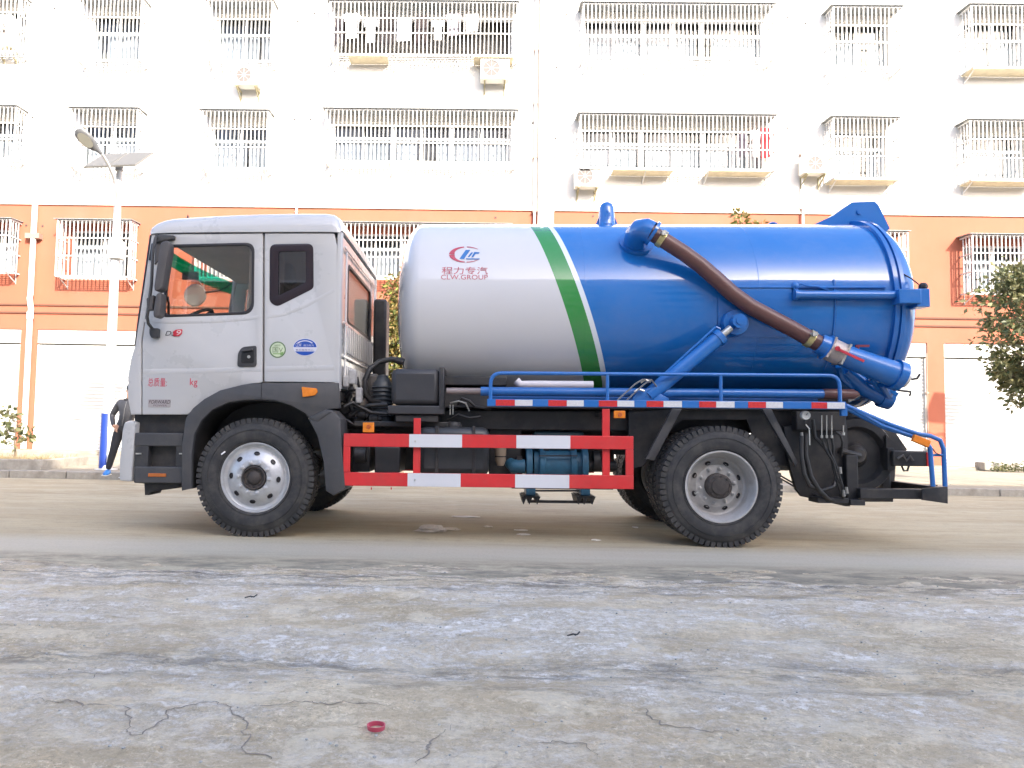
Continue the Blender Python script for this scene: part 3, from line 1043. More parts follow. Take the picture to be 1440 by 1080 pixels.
P_BHOSE = mat('black_rubber_hose', (0.022, 0.021, 0.021), 0.45, var=0.2)
P_PUMP = mat('teal_blue_pump_paint', (0.03, 0.13, 0.22), 0.45, var=0.2, scale=8, dirt=(0.05, 0.06, 0.06), dirt_amt=0.5)
P_INT = mat('cab_interior_grey', (0.42, 0.37, 0.33), 0.8, var=0.12, scale=3)
P_REDT = mat('red_print', (0.55, 0.05, 0.09), 0.5)
P_GL = glass_mat('side_glass', (0.80, 0.78, 0.75), 0.07, 0.01)
P_GLG = glass_mat('green_tinted_glass', (0.0, 0.62, 0.42), 0.06, 0.02)
P_GLD = glass_mat('dark_tinted_glass', (0.40, 0.36, 0.36), 0.10, 0.02)
YS = 0.10     # near cab side
YF = 2.38     # far cab side

# ---------------- wheels
def tyre_mb(width=0.275, Ro=0.533):
    m = MB()
    w2 = width / 2
    prof = [(-w2 + 0.045, 0.292), (-w2 + 0.012, 0.318), (-w2 + 0.0, 0.35), (-w2 - 0.008, 0.40), (-w2 - 0.002, 0.445), (-w2 + 0.008, 0.475),
            (-w2 + 0.012, 0.478), (-w2 + 0.020, 0.500), (-w2 + 0.035, Ro - 0.008), (-w2 + 0.06, Ro - 0.003),
            (-0.052, Ro - 0.002), (-0.050, Ro - 0.014), (-0.040, Ro - 0.014), (-0.038, Ro), (0.038, Ro), (0.040, Ro - 0.014), (0.050, Ro - 0.014), (0.052, Ro - 0.002)]
    prof += [(-a, r) for a, r in reversed(prof[:10])]
    m.lathe(prof, 'Y', n=96, closed=True)
    # sidewall lettering ridge rings
    for rr in (0.335, 0.43):
        m.lathe([(-w2 - 0.004 if rr > 0.4 else -w2 + 0.004, rr - 0.003), (-w2 - 0.010 if rr > 0.4 else -w2 - 0.003, rr), (-w2 - 0.004 if rr > 0.4 else -w2 + 0.004, rr + 0.003)], 'Y', n=96, caps=False)
    # shoulder tread blocks
    N = 62
    for i in range(N):
        a = 2 * math.pi * i / N
        rot = Matrix.Rotation(a, 4, 'Y')
        for s in (-1, 1):
            y0, y1 = sorted((s * (w2 - 0.012), s * (w2 - 0.080)))
            m.box(-0.019, 0.019, y0, y1, Ro - 0.045, Ro + 0.0035, rot)
            y0, y1 = sorted((s * (w2 - 0.1), s * (w2 - 0.13)))
            m.box(-0.016, 0.016, y0, y1, Ro - 0.02, Ro + 0.0035, Matrix.Rotation(a + 0.03, 4, 'Y'))
    return m
TY = tyre_mb()
def rim_front():
    m = MB()
    prof = [(-0.110, 0.318), (-0.122, 0.316), (-0.124, 0.308), (-0.112, 0.298), (-0.095, 0.292), (-0.088, 0.280), (-0.086, 0.262), (-0.100, 0.250), (-0.118, 0.225),
            (-0.140, 0.190), (-0.155, 0.165), (-0.158, 0.150), (-0.158, 0.118), (-0.150, 0.112), (-0.02, 0.11)]
    m.lathe(prof, 'Y', n=64, caps=False)
    return m
def rim_rear():
    m = MB()
    prof = [(-0.118, 0.322), (-0.134, 0.318), (-0.134, 0.306), (-0.118, 0.296), (-0.10, 0.290), (-0.07, 0.287), (-0.055, 0.276), (-0.03, 0.272), (0.02, 0.262), (0.035, 0.245),
            (0.03, 0.222), (0.012, 0.20), (0.0, 0.185), (-0.002, 0.12), (-0.002, 0.10)]
    m.lathe(prof, 'Y', n=64, caps=False)
    return m
def make_wheel(kind):
    wname = 'wheel'
    t = thing(wname, None, None)
    t.parent = truck
    obj('tyre', TY, P_RUB, t)
    if kind == 'front':
        obj('rim', rim_front(), P_RIM, t)
        hr, hy, nr, ny, hb = 0.217, -0.131, 0.138, -0.158, 0.112
        slope = 0.62
    else:
        obj('rim', rim_rear(), P_RIM2, t)
        hr, hy, nr, ny, hb = 0.212, 0.018, 0.155, -0.002, 0.112
        slope = -0.5
    # hand holes: rimmed black discs, the shade inside the holes put into their colour
    hm = MB()
    hm.lathe([(0.02, 0.023), (-0.004, 0.023), (-0.006, 0.019), (0.003, 0.017), (0.003, 0.0)], 'Y', n=16)
    h0 = None
    for i in range(8):
        a = math.pi / 2 + math.pi / 4 * i + (0.0 if kind == 'front' else 0.2)
        if h0 is None:
            o = h0 = obj('hand_hole_disc', hm, P_SEAL, t)
        else:
            o = h0.copy(); COL.objects.link(o); o.parent = t
        o.matrix_local = Matrix.Translation((hr * math.cos(a), hy, hr * math.sin(a))) @ Matrix.Rotation(-a, 4, 'Y') @ Matrix.Rotation(R(33), 4, 'Z') @ Matrix.Diagonal((0.8, 1, 1.15, 1))
    nm = MB()
    nm.lathe([(0.005, 0.021), (-0.008, 0.021), (-0.010, 0.016), (-0.030, 0.0155), (-0.032, 0.010), (-0.05 if kind != 'front' else -0.04, 0.009), (-0.05 if kind != 'front' else -0.04, 0.0)], 'Y', n=6)
    n0 = None
    for i in range(10):
        a = math.pi / 2 + 2 * math.pi / 10 * (i + 0.5)
        if n0 is None:
            o = n0 = obj('wheel_nut', nm, P_RIM if kind == 'front' else P_RIM2, t)
        else:
            o = n0.copy(); COL.objects.link(o); o.parent = t
        o.location = (nr * math.cos(a), ny, nr * math.sin(a))
    hm = MB()
    if kind == 'front':
        hm.lathe([(0.0, 0.111), (-0.165, 0.109), (-0.172, 0.103), (-0.172, 0.094), (-0.150, 0.088), (-0.148, 0.065), (-0.156, 0.060), (-0.166, 0.045), (-0.168, 0.0)], 'Y', n=32)
        for i in range(8):
            a = math.pi / 4 * i
            hm.lathe([(-0.147, 0.007), (-0.157, 0.006), (-0.157, 0)], 'Y', (0.077 * math.cos(a), 0, 0.077 * math.sin(a)), 6)
    else:
        hm.lathe([(0.05, 0.115), (-0.075, 0.112), (-0.085, 0.100), (-0.088, 0.078), (-0.100, 0.070), (-0.106, 0.0)], 'Y', n=32)
        for i in range(10):
            a = 2 * math.pi / 10 * i
            hm.lathe([(-0.08, 0.009), (-0.098, 0.008), (-0.098, 0)], 'Y', (0.092 * math.cos(a), 0, 0.092 * math.sin(a)), 6)
    obj('hub', hm, P_HUB, t)
    vm = MB(); vm.tube([(-0.20, -0.10, -0.02), (-0.235, -0.12, -0.025)], 0.006, 6)
    obj('valve', vm, P_STEEL, t)
    return t
fy = 0.06 + 0.1375
def wheel_at(wt, px, yl, side=1, Rw=0.535):
    x = T(px, 690, 0.06).x
    # height so that it touches the ground in world space
    wz = (Rw * 0.992 - (MT @ Vector((x, yl, 0))).z)
    wt.location = (x, yl, wz)
    if side < 0:
        wt.rotation_euler.z = math.pi
wf = make_wheel('front'); wheel_at(wf, 357.5, fy)
wr = make_wheel('rear'); wheel_at(wr, 1015, fy)
ff = dup(wf, truck); wheel_at(ff, 360, 2.42 - fy + 0.06, -1)
ri = dup(wr, truck); wheel_at(ri, 1015, fy + 0.315, -1); ri.rotation_euler.z = math.pi
ro = dup(wr, truck); wheel_at(ro, 1013, 2.42 - fy + 0.06, -1)
rj = dup(wr, truck); wheel_at(rj, 1013, 2.42 - fy + 0.06 - 0.315, 1)
wf.rotation_euler.y = R(4); wr.rotation_euler.y = R(-9)
# paper sticker on front tyre
q = T(314, 637, 0.045)
m = MB(); m.box(-0.022, 0.022, -0.004, 0, -0.006, 0.006)
o = obj('paper_sticker', m, mat('white_sticker', (0.8, 0.8, 0.8), 0.6), truck); o.location = q; o.rotation_euler.y = R(-38)
XW1, XW2 = wf.location.x, wr.location.x
ZA = wf.location.z

# axles
m = MB(); m.tube([(XW1, 0.3, ZA), (XW1, 2.2, ZA)], 0.06, 10); m.bar((XW1, 0.5, ZA - .02), (XW1, 2.0, ZA - .02), 0.12)
obj('front_axle', m, P_FRAME, truck)
m = MB(); m.tube([(XW2, 0.4, ZA), (XW2, 2.1, ZA)], 0.10, 14); m.sphere((XW2, 1.25, ZA), 0.24, 16, 10, (1, 0.8, 1))
obj('rear_axle', m, P_FRAME, truck)

# ---------------- cab
# front corner panel, door, rear quarter (near), copied to far side
def side_shift(pts):  # helper for plates
    return TP(pts, YS)
front_corner = side_shift([(222, 329), (218.5, 340), (205, 440), (198.5, 480), (198.5, 583), (184, 583), (180, 560), (179.5, 530), (184, 505), (188, 495), (197, 440), (213, 330)])
plate('front_corner_panel', rounded(front_corner, 0.01), [], YS, 0.04, P_CAB, truck, 0.008)
door_o = side_shift([(223, 329), (369.5, 328), (369, 538), (345, 541), (320, 547), (295, 558), (277, 571), (264, 583), (200, 583), (200, 480), (206, 440), (219, 340)])
win_h = rounded(side_shift([(239, 345), (357, 342), (356, 441), (228, 445.5)]), [0.01, 0.09, 0.11, 0.06], 6)
door = plate('door', rounded(door_o, 0.012), [win_h], YS, 0.045, P_CAB, truck, 0.007)
qtr_o = side_shift([(372, 328), (470, 328), (474, 345), (475, 538), (371.5, 537)])
qw_o = rounded(side_shift([(380, 344), (440, 343), (440.5, 405), (390, 431), (379.5, 424)]), [0.06, 0.06, 0.03, 0.06, 0.05], 5)
qtr = plate('rear_quarter_panel', rounded(qtr_o, 0.01), [qw_o], YS, 0.045, P_CAB, truck, 0.007)
# window seals & panes
def inset(pts, k):
    c = Vector((sum(p[0] for p in pts) / len(pts), sum(p[1] for p in pts) / len(pts)))
    out = []
    for p in pts:
        v = Vector(p) - c
        sx = (abs(v.x) - k) / max(abs(v.x), 1e-6); sz = (abs(v.y) - k) / max(abs(v.y), 1e-6)
        out.append((c.x + v.x * max(sx, 0), c.y + v.y * max(sz, 0)))
    return out
plate('window_seal', inset(win_h, -0.008), [inset(win_h, 0.018)], YS - 0.002, 0.03, P_SEAL, door, 0.004)
plate('window_pane', inset(win_h, 0.012), [], YS + 0.015, 0.004, P_GL, door)
qi = rounded(side_shift([(392, 354), (430, 353), (430, 397), (391.5, 416)]), 0.015)
plate('window_frame', inset(qw_o, -0.004), [qi], YS - 0.003, 0.03, mat('dark_frit', (0.022, 0.014, 0.018), 0.12), qtr, 0.003)
plate('window_pane', inset(qi, -0.01), [], YS + 0.01, 0.004, P_GLD, qtr)
# crease highlights of the panels (raised belts)
def belt(name, pts, parent, w=0.012, y=YS):
    w *= 0.8
    m = MB()
    P3 = [T(a, b, y - 0.0015) for a, b in pts]
    m.tube(P3, w, 8)
    for i, v in enumerate(m.v):
        m.v[i] = (v[0], y + (v[1] - y) * 0.10, v[2])
    obj(name, m, P_CAB, parent)
belt('lower_crease', [(202, 523), (300, 521), (368, 519)], door, 0.03)
belt('lower_crease', [(373, 519), (470, 517)], qtr, 0.03)
belt('upper_crease', [(203, 451), (240, 453), (300, 452), (352, 448), (368, 444)], door, 0.02)
belt('upper_crease', [(374, 446), (400, 442), (430, 430), (470, 408)], qtr, 0.02)
# door handle
hp = rounded(side_shift([(335, 496), (341, 488), (361, 486), (361, 516), (334, 516)]), [0.03, 0.03, 0.02, 0.03, 0.03])
hd = plate('door_handle', hp, [], YS - 0.012, 0.014, P_BLACK, door, 0.004)
hp2 = rounded(side_shift([(340, 497), (345, 491), (358, 490), (358, 511), (339, 511)]), 0.02)
plate('grip_recess', hp2, [], YS - 0.014, 0.004, mat('deep_black', (0.012, 0.012, 0.013), 0.3), hd, 0.001)
q = T(350.5, 502, YS)
m = MB(); m.lathe([(-0.004, 0.0), (-0.004, 0.013), (0.006, 0.016)], 'Y', (q.x, YS - 0.016, q.z), 16)
obj('lock', m, P_STEEL, hd)
m = MB(); a_, b_ = T(341, 494), T(357, 492); m.bar((a_.x, YS - 0.022, a_.z), (b_.x, YS - 0.022, b_.z), 0.016, 0.03)
obj('pull', m, P_BLACK, hd, bevel=0.004)
# far side: same panels
def far_copy(o, y_near=YS):
    c = dup(o, truck)
    c.location.y = (YF - 0.045) - y_near
    return c
for o in (qtr,):
    far_copy(o)
fdoor = plate('door', rounded(door_o, 0.012), [win_h], YF - 0.045, 0.045, P_CAB, truck, 0.007)
plate('window_pane', inset(win_h, 0.0), [], YF - 0.03, 0.004, P_GL, fdoor)
far_corner = plate('front_corner_panel', rounded(front_corner, 0.01), [], YF - 0.04, 0.04, P_CAB, truck, 0.008)
# roof
def station(px, py_side, py_top):
    s = T(px, py_side, YS); t = T(px, py_top, YS + 0.16)
    return s.x, s.z, t.z
stns = [station(*a) for a in ((213, 331, 330), (214, 330, 323), (219, 329, 318.5), (228, 328.5, 314.5), (240, 328, 312), (270, 327.5, 310), (310, 327, 307.5), (360, 326.8, 305.5), (415, 326.6, 304.5), (455, 326.6, 304.8), (466, 326.8, 306), (473, 327, 311), (477, 327.5, 320), (478, 328, 328.5))]
m = MB()
rows = []
NA = 9
for (x, zs, zt_) in stns:
    ring = []
    h = max(zt_ - zs, 0.004)
    for i in range(NA):
        a = math.pi / 2 * i / (NA - 1)
        ring.append((x, YS + 0.17 * (1 - math.sin(math.pi / 2 - a) ** 0.75 if False else 1 - math.cos(a) ** 0.75), zs + h * math.sin(a) ** 0.75))
    ring.append((x, 1.24, zs + h * 1.06))
    full = ring + [(x, YS + YF - y, z) for (x, y, z) in reversed(ring[:-1])]
    rows.append(full)
k = len(rows[0])
for r_ in rows:
    r_[0] = (r_[0][0], YS - 0.001, r_[0][2]); r_[-1] = (r_[-1][0], YF + 0.001, r_[-1][2])
m.add([p for r_ in rows for p in r_], [(i * k + j, i * k + j + 1, (i + 1) * k + j + 1, (i + 1) * k + j) for i in range(len(rows) - 1) for j in range(k - 1)])
roof = obj('roof', m, P_CAB, truck, ang=50)
sol = roof.modifiers.new('shell', 'SOLIDIFY'); sol.thickness = 0.03; sol.offset = -1 if False else 0
# drip groove under the roof
m = MB(); m.tube([T(216, 329.5, YS + .012), T(300, 328, YS + .012), T(471, 327.6, YS + .012)], 0.007, 6)
obj('roof_seam', m, P_SEAL, roof)
# roof antenna
q = T(264, 308, YS + 0.5)
m = MB(); m.lathe([(0, 0.035), (0.015, 0.03), (0.02, 0.012), (0.05, 0.006), (0.052, 0)], 'Z', (q.x, YS + 0.5, q.z - 0.012), 12)
obj('roof_antenna', m, P_BLACK, truck)
# back wall
xb = T(476, 430, YS).x
zt_ = T(476, 328, YS).z; zb_ = T(476, 545, YS).z
rc = 0.06
pts_y = []
m = MB()
# rounded vertical corners + wall with window hole, built as XZ plate then turned
def yz_plate(name, outer, holes, x, depth, mt, parent, bevel=0.0):
    me = curve_mesh([outer] + list(holes), depth, bevel)
    for v in me.vertices:
        a, b, t = v.co
        v.co = (x - depth / 2 + t, a, b)
    finish(me)
    return obj(name, me, mt, parent)
H_ = zt_ - zb_
wy0, wy1, wz0, wz1 = YS + 0.42, YF - 0.42, zb_ + H_ * 0.46, zb_ + H_ * 0.86
bwh = rounded([(wy0, wz0), (wy1, wz0), (wy1, wz1), (wy0, wz1)], 0.08, 5)
bw = yz_plate('back_wall', [(YS + 0.045, zb_), (YF - 0.045, zb_), (YF - 0.045, zt_), (YS + 0.045, zt_)], [bwh], xb + 0.006, 0.03, P_CAB, truck)
yz_plate('window_seal', inset(bwh, -0.012), [inset(bwh, 0.02)], xb + 0.012, 0.03, P_SEAL, bw, 0.004)
yz_plate('window_pane', inset(bwh, 0.0), [], xb, 0.004, glass_mat('rear_window_glass', (0.9, 0.9, 0.88), 0.03, 0.03, 0.22), bw)
# rounded corner posts
for yy in (YS, YF):
    m = MB(); s = 1 if yy == YS else -1
    pr = [(xb - 0.02, yy), (xb + 0.0, yy), (xb + 0.014, yy + s * 0.006), (xb + 0.022, yy + s * 0.02), (xb + 0.024, yy + s * 0.05), (xb - 0.02, yy + s * 0.05)]
    vs = [(a, b, zb_ - 0.03) for a, b in pr] + [(a, b, zt_ + 0.01) for a, b in pr]
    n6 = len(pr)
    m.add(vs, [tuple(range(n6)), tuple(reversed(range(n6, 2 * n6)))] + [(i, (i + 1) % n6, n6 + (i + 1) % n6, n6 + i) for i in range(n6)])
    obj('corner_post', m, P_CAB, bw)
# pressed louvres
lm = MB(); lm.box(0, 0.022, 0, 0.03, 0, 0.26)
l0 = None
for i in range(14):
    y = YS + 0.28 + i * 0.12
    if y > YF - 0.35: break
    for zf in (0.24, 0.02):
        if l0 is None: o = l0 = obj('louvre', lm, P_CAB, bw, bevel=0.008)
        else:
            o = l0.copy(); COL.objects.link(o); o.parent = bw
        o.location = (xb + 0.02, y, zb_ + H_ * zf)
        o.scale.z = 0.75 if zf < 0.1 else 1
for zf in (0.20, 0.92, 0.42):
    m = MB(); m.box(xb + 0.02, xb + 0.035, YS + 0.12, YF - 0.12, zb_ + H_ * zf, zb_ + H_ * zf + 0.03)
    obj('pressed_rib', m, P_CAB, bw, bevel=0.008)
for yy in (YS + 0.2, YF - 0.24):
    m = MB(); m.box(xb + 0.02, xb + 0.036, yy, yy + 0.04, zb_ + 0.05, zt_ - 0.12)
    obj('pressed_rib', m, P_CAB, bw, bevel=0.008)
# front: windscreen, panel, bumper
wa, wb = T(214, 331, YS), T(193, 480, YS)
m = MB()
for k_ in (0,):
    vs = []
    for (x, z) in ((wa.x, wa.z), (wb.x, wb.z)):
        for i in range(9):
            u = i / 8
            y = YS + 0.04 + (YF - YS - 0.08) * u
            vs.append((x - 0.10 * (1 - (2 * u - 1) ** 2), y, z))
    m.add(vs, [(i, i + 1, 9 + i + 1, 9 + i) for i in range(8)])
ws = obj('windscreen', m, P_GL, truck)
m = MB(); vs = []
for u0 in (0.012, 0.155):
    for i in range(9):
        u = i / 8
        vs.append((wa.x + (wb.x - wa.x) * u0 - 0.10 * (1 - (2 * u - 1) ** 2) + 0.006, YS + 0.06 + (YF - YS - 0.12) * u, wa.z + (wb.z - wa.z) * u0))
m.add(vs, [(i, i + 1, 9 + i + 1, 9 + i) for i in range(8)])
obj('sun_strip', m, P_GLG, ws)
fpz = T(184, 583, YS).z
m = MB()
prof = [(wb.x - 0.01, wb.z), (wb.x - 0.035, wb.z - 0.1), T(184, 505, YS).to_tuple()[::2], T(180, 530, YS).to_tuple()[::2], T(180, 560, YS).to_tuple()[::2], T(184, 583, YS).to_tuple()[::2]]
vs = []
for (x, z) in prof:
    for i in range(13):
        u = i / 12
        vs.append((x - 0.07 * (1 - (2 * u - 1) ** 4) , YS + 0.002 + (YF - YS - 0.004) * u, z))
m.add(vs, [(j * 13 + i, j * 13 + i + 1, (j + 1) * 13 + i + 1, (j + 1) * 13 + i) for j in range(len(prof) - 1) for i in range(12)])
o = obj('front_panel', m, P_CAB, truck, ang=50); so = o.modifiers.new('s', 'SOLIDIFY'); so.thickness = 0.02
# black windscreen edge / A pillar trim seen from the side
m = MB(); m.tube([T(212, 331, YS + .01), T(203, 395, YS + .01), T(195, 450, YS + .01), T(190.5, 486, YS + .01)], 0.011, 8)
obj('windscreen_seal', m, P_SEAL, truck)
m = MB(); m.box(0, 0.03, -0.01, 0.02, 0, 0.16); a_ = T(209, 366, YS)
o = obj('wind_deflector', m, P_SEAL, truck, bevel=0.006); o.location = (a_.x, YS, a_.z); o.rotation_euler.y = R(8)
# bumper
bp = rounded(TP([(169, 676), (169, 650), (173, 606), (176, 594), (184, 591), (192, 594), (191, 606), (187, 660), (187, 677)], YS + .02), 0.02)
plate('bumper', bp, [], YS - 0.0, YF - YS, P_CAB, truck, 0.015)
# steps and lower side trim
st = TP([(190, 583), (268, 583), (262, 592), (256, 620), (255, 684), (191, 679)], YS + 0.1)
plate('step_housing', st, [], YS + 0.09, 0.4, P_FRAME, truck)
a1, a2 = T(189, 607), T(257, 628)
m = MB(); m.box(a1.x, a2.x, YS + 0.005, YS + 0.14, a2.z, a1.z - 0.01); obj('step_board', m, P_FENDER, truck, bevel=0.01)
a1, a2 = T(189, 656), T(257, 680)
m = MB(); m.box(a1.x, a2.x, YS - 0.005, YS + 0.2, a2.z, a1.z); obj('step_board', m, P_FENDER, truck, bevel=0.01)
a1, a2 = T(189, 626), T(207, 658)
m = MB(); m.box(a1.x, a2.x, YS + 0.01, YS + 0.2, a2.z, a1.z); obj('step_side', m, P_BLACK, truck, bevel=0.006)
a1, a2 = T(247, 626), T(257, 658)
m = MB(); m.box(a1.x, a2.x, YS + 0.01, YS + 0.2, a2.z, a1.z); obj('step_side', m, P_BLACK, truck, bevel=0.006)
a1, a2 = T(209, 665.5), T(234, 670.5)
m = MB(); m.box(a1.x, a2.x, YS - 0.012, YS, a2.z, a1.z); obj('side_reflector', m, mat('orange_reflector', (0.45, 0.13, 0.03), 0.25), truck, bevel=0.003)
plate('front_underguard', TP([(204, 680), (256, 680), (253, 686), (222, 690), (213, 692), (211, 696), (205, 696)], YS + 0.1), [], YS + 0.08, 0.25, P_FRAME, truck, 0.004)
# small light handles
for (px) in (194, 255):
    m = MB(); a_ = T(px, 638); m.box(a_.x - 0.02, a_.x + 0.03, YS - 0.004, YS + 0.01, a_.z - 0.006, a_.z + 0.006)
    obj('latch', m, P_STEEL, truck)
# fender
outer = [(256, 690), (256.5, 625), (262, 588), (272, 574), (288, 561), (310, 549), (340, 541.5), (371, 539), (476, 538.5), (479, 574), (462, 576), (440, 586)]
inner = [(446, 600), (430, 581), (410, 570), (390, 564), (368, 562), (345, 562.5), (322, 566), (300, 576), (284, 591), (274, 610), (270, 640), (270, 687)]
fe = plate('fender', TP(outer + inner, 0.06), [], 0.045, 0.055, P_FENDER, truck, 0.008)
# fender lip liner going inward
m = MB()
il = [T(a, b, 0.1) for a, b in inner]
vs = [(p.x, 0.09, p.z) for p in il] + [(p.x, 0.62, p.z) for p in il]
k = len(il)
m.add(vs, [(i, i + 1, k + i + 1, k + i) for i in range(k - 1)])
o = obj('wheel_arch_liner', m, P_FRAME, truck, ang=60); so = o.modifiers.new('s', 'SOLIDIFY'); so.thickness = 0.01
m = MB(); a_, b_ = T(370.5, 539), T(370.5, 562); m.box(a_.x - .003, a_.x + .003, 0.042, 0.05, b_.z, a_.z); obj('fender_joint', m, P_SEAL, fe)
rg = TP([(433, 588), (459, 575.5), (468, 577), (479, 589), (481.5, 637), (486, 688), (469, 697), (458, 690), (455, 650), (446, 612)], 0.03)
plate('rear_mudguard', rg, [], 0.02, 0.34, P_FENDER, truck, 0.015)
rg2 = TP([(434, 588), (459, 576), (466, 579), (447, 592)], 0.01)
plate('mudguard_ridge', rg2, [], 0.012, 0.02, P_FENDER, truck, 0.004)
lp = rounded(TP([(424, 544), (445, 546), (446.5, 551), (443, 556), (425.5, 558.5)], 0.03), 0.01)
plate('side_marker_lamp', lp, [], 0.025, 0.03, P_ORNG, truck, 0.006)
# far fender
plate('fender', TP(outer + inner, 0.06), [], 2.38, 0.055, P_FENDER, truck, 0.008)
# dark underbody: engine, gearbox
m = MB()
a1, a2 = T(275, 560, .6), T(478, 640, .6)
m.box(a1.x, a2.x, 0.62, 1.85, a2.z + .04, a1.z + 0.12)
obj('engine', m, P_FRAME, truck, bevel=0.03)
m = MB(); a1, a2 = T(200, 548, .1), T(476, 560, .1)
m.box(a1.x, xb, YS + 0.05, YF - 0.05, a2.z - 0.02, a1.z); obj('cab_floor', m, P_FRAME, truck)
# interior
m = MB(); m.box(T(205, 340).x + .13, xb - 0.03, YS + 0.05, YF - 0.05, T(300, 331).z - 0.02, T(300, 331).z + 0.0); obj('headliner', m, P_INT, truck)
m = MB()
for i in range(24):
    y = wy0 - .05 + (wy1 - wy0 + .1) * i / 23
    m.add([(xb - 0.035 + 0.012 * (i % 2), y, wz0 - .1), (xb - 0.035 + 0.012 * (i % 2), y, wz1 + .1)], [])
m.f = [[2 * i, 2 * i + 2, 2 * i + 3, 2 * i + 1] for i in range(23)]; m.m = [0] * 23
obj('pale_backing', m, mat('pale_window_backing', (.62, .60, .56), .9), truck)  # pale sheet added behind the rear window to imitate a bright reflection
# dashboard
dsh = TP([(196, 470), (214, 452), (238, 445), (262, 452), (275, 470), (275, 548), (200, 548)], YS)
plate('dashboard', rounded(dsh, 0.04), [], YS + 0.1, YF - YS - 0.2, mat('dash_dark', (0.05, 0.045, 0.042), 0.6, var=0.1), truck, 0.02)
# steering wheel
sc_ = T(283, 436, 0.55)
m = MB()
m.tube([(0.22 * math.cos(2 * math.pi * j / 32), 0.22 * math.sin(2 * math.pi * j / 32), 0) for j in range(33)], 0.016, 8, False)
for a in (0.2, 2.2, 4.3): m.bar((0, 0, -0.03), (0.21 * math.cos(a), 0.21 * math.sin(a), 0), 0.03, 0.015)
m.lathe([(-0.05, 0.0), (-0.05, 0.05), (-0.01, 0.06), (0, 0.0)], 'Z', n=16)
m.tube([(0, 0, -0.05), (0, 0, -0.45)], 0.03, 8)
sw = obj('steering_wheel', m, mat('dash_dark', (0.05, 0.045, 0.042)), truck); sw.location = (T(268, 450, .55).x, 0.6, T(268, 450, .55).z - 0.02); sw.rotation_euler = (0, R(-35), 0)
# seats
for yy in (0.35, 1.65):
    s1 = T(320, 500, yy); s2 = T(352, 400, yy)
    m = MB(); bx = T(318, 480, 0.35).x; bz = T(318, 480, 0.35).z
    m.box(bx - 0.12, bx + 0.38, yy, yy + 0.5, bz - 0.2, bz)
    st_ = obj('seat', m, mat('seat_cloth', (0.13, 0.11, 0.10), 0.9, var=0.2, scale=20), truck, bevel=0.05, segs=3)
    m = MB(); m.box(0, 0.14, 0.02, 0.48, 0, 0.62); o = obj('seat_back', m, mat('seat_cloth', (0.13, 0.11, 0.10)), st_, bevel=0.05, segs=3); o.location = (bx + 0.33, yy, bz - 0.05); o.rotation_euler.y = R(10)
    m = MB(); m.box(0, 0.1, 0.13, 0.37, 0, 0.2); o = obj('headrest', m, mat('seat_cloth', (0.13, 0.11, 0.10)), st_, bevel=0.04, segs=3); o.location = (bx + 0.47, yy, bz + 0.6)
# B pillar trim inside
for yy in (YS + 0.05, YF - 0.11):
    m = MB(); a_ = T(362, 400, YS).x; m.box(a_ - 0.1, a_ + 0.22, yy, yy + 0.06, T(360, 540).z, T(360, 331).z); obj('pillar_trim', m, P_INT, truck, bevel=0.01)
m = MB(); m.tube([T(351, 410, 0.17), T(349, 420, 0.15), T(348.5, 436, 0.15), T(350, 441, 0.17)], 0.014, 8); obj('grab_rail', m, mat('pale_plastic', (0.6, 0.58, 0.55), 0.4), truck)
m = MB(); m.tube([T(229, 418, 0.17), T(236, 418, 0.16), T(237, 428, 0.16), T(237, 445, 0.17)], 0.012, 8); obj('grab_handle', m, P_SEAL, truck)
# far-side tinted deflector strip and far round mirror
if 0: gv = [T(240, 362, YF + .03), T(268, 366, YF + .03), T(329, 393, YF + .03), T(329, 409, YF + .03), T(275, 394, YF + .03), T(240, 376, YF + .03)]
vz = [T(238, 345, YF - .1), T(357, 342, YF - .1), T(352, 396, YF - .1), T(330, 394, YF - .1), T(238, 350, YF - .1)]
q = T(274, 415, YF + .25)
m = MB(); m.lathe([(0, 0), (0, 0.13), (0.012, 0.145), (0.03, 0.13), (0.05, 0.06), (0.052, 0)], 'Y', (q.x, YF + 0.25, q.z), 28)
fm = obj('round_mirror', m, mat('mirror_back', (0.45, 0.42, 0.36), 0.35, var=0.1), truck)
m = MB(); m.tube([(q.x + 0.1, YF + 0.27, q.z + 0.03), T(310, 408, YF + .2), T(318, 404, YF + .1), T(328, 396, YF + .02)], 0.012, 8)
obj('mirror_arm', m, P_BLACK, fm)
m = MB(); a_ = T(258, 386, YF + .2); b_ = T(280, 394, YF + .2); m.box(a_.x, b_.x, YF + 0.15, YF + 0.2, b_.z, a_.z + .03); obj('rear_view_mirror', m, P_SEAL, truck, bevel=0.008)

# near mirrors
MR = mat('mirror_shell', (0.075, 0.068, 0.066), 0.5, var=0.1, scale=6)
mp_ = rounded(TP([(226.5, 341), (237.5, 338), (238.5, 350), (229, 407), (218.5, 410), (217.5, 403)], -0.12), 0.03)
mr = plate('wing_mirror', mp_, [], -0.14, 0.13, MR, truck, 0.012)
mp2 = rounded(TP([(220, 413), (227, 411), (227.5, 425), (224, 445), (216.5, 447), (215.5, 440)], -0.12), 0.03)
plate('lower_mirror', mp2, [], -0.13, 0.12, MR, mr, 0.012)
m = MB(); m.tube([T(219, 334, YS), T(219, 334, -0.04), T(215, 350, -0.06), T(213, 400, -0.06), T(209.5, 430, -0.06), T(207, 445, -0.05), T(208.5, 455, -0.02), T(214, 462, 0.04)], 0.014, 8)
obj('mirror_arm', m, P_BLACK, mr)
plate('arm_bracket', rounded(TP([(210, 461), (223, 461.5), (222.5, 475), (213, 475.5), (210, 470)], YS - .04), 0.015), [], YS - 0.045, 0.05, P_BLACK, mr, 0.006)
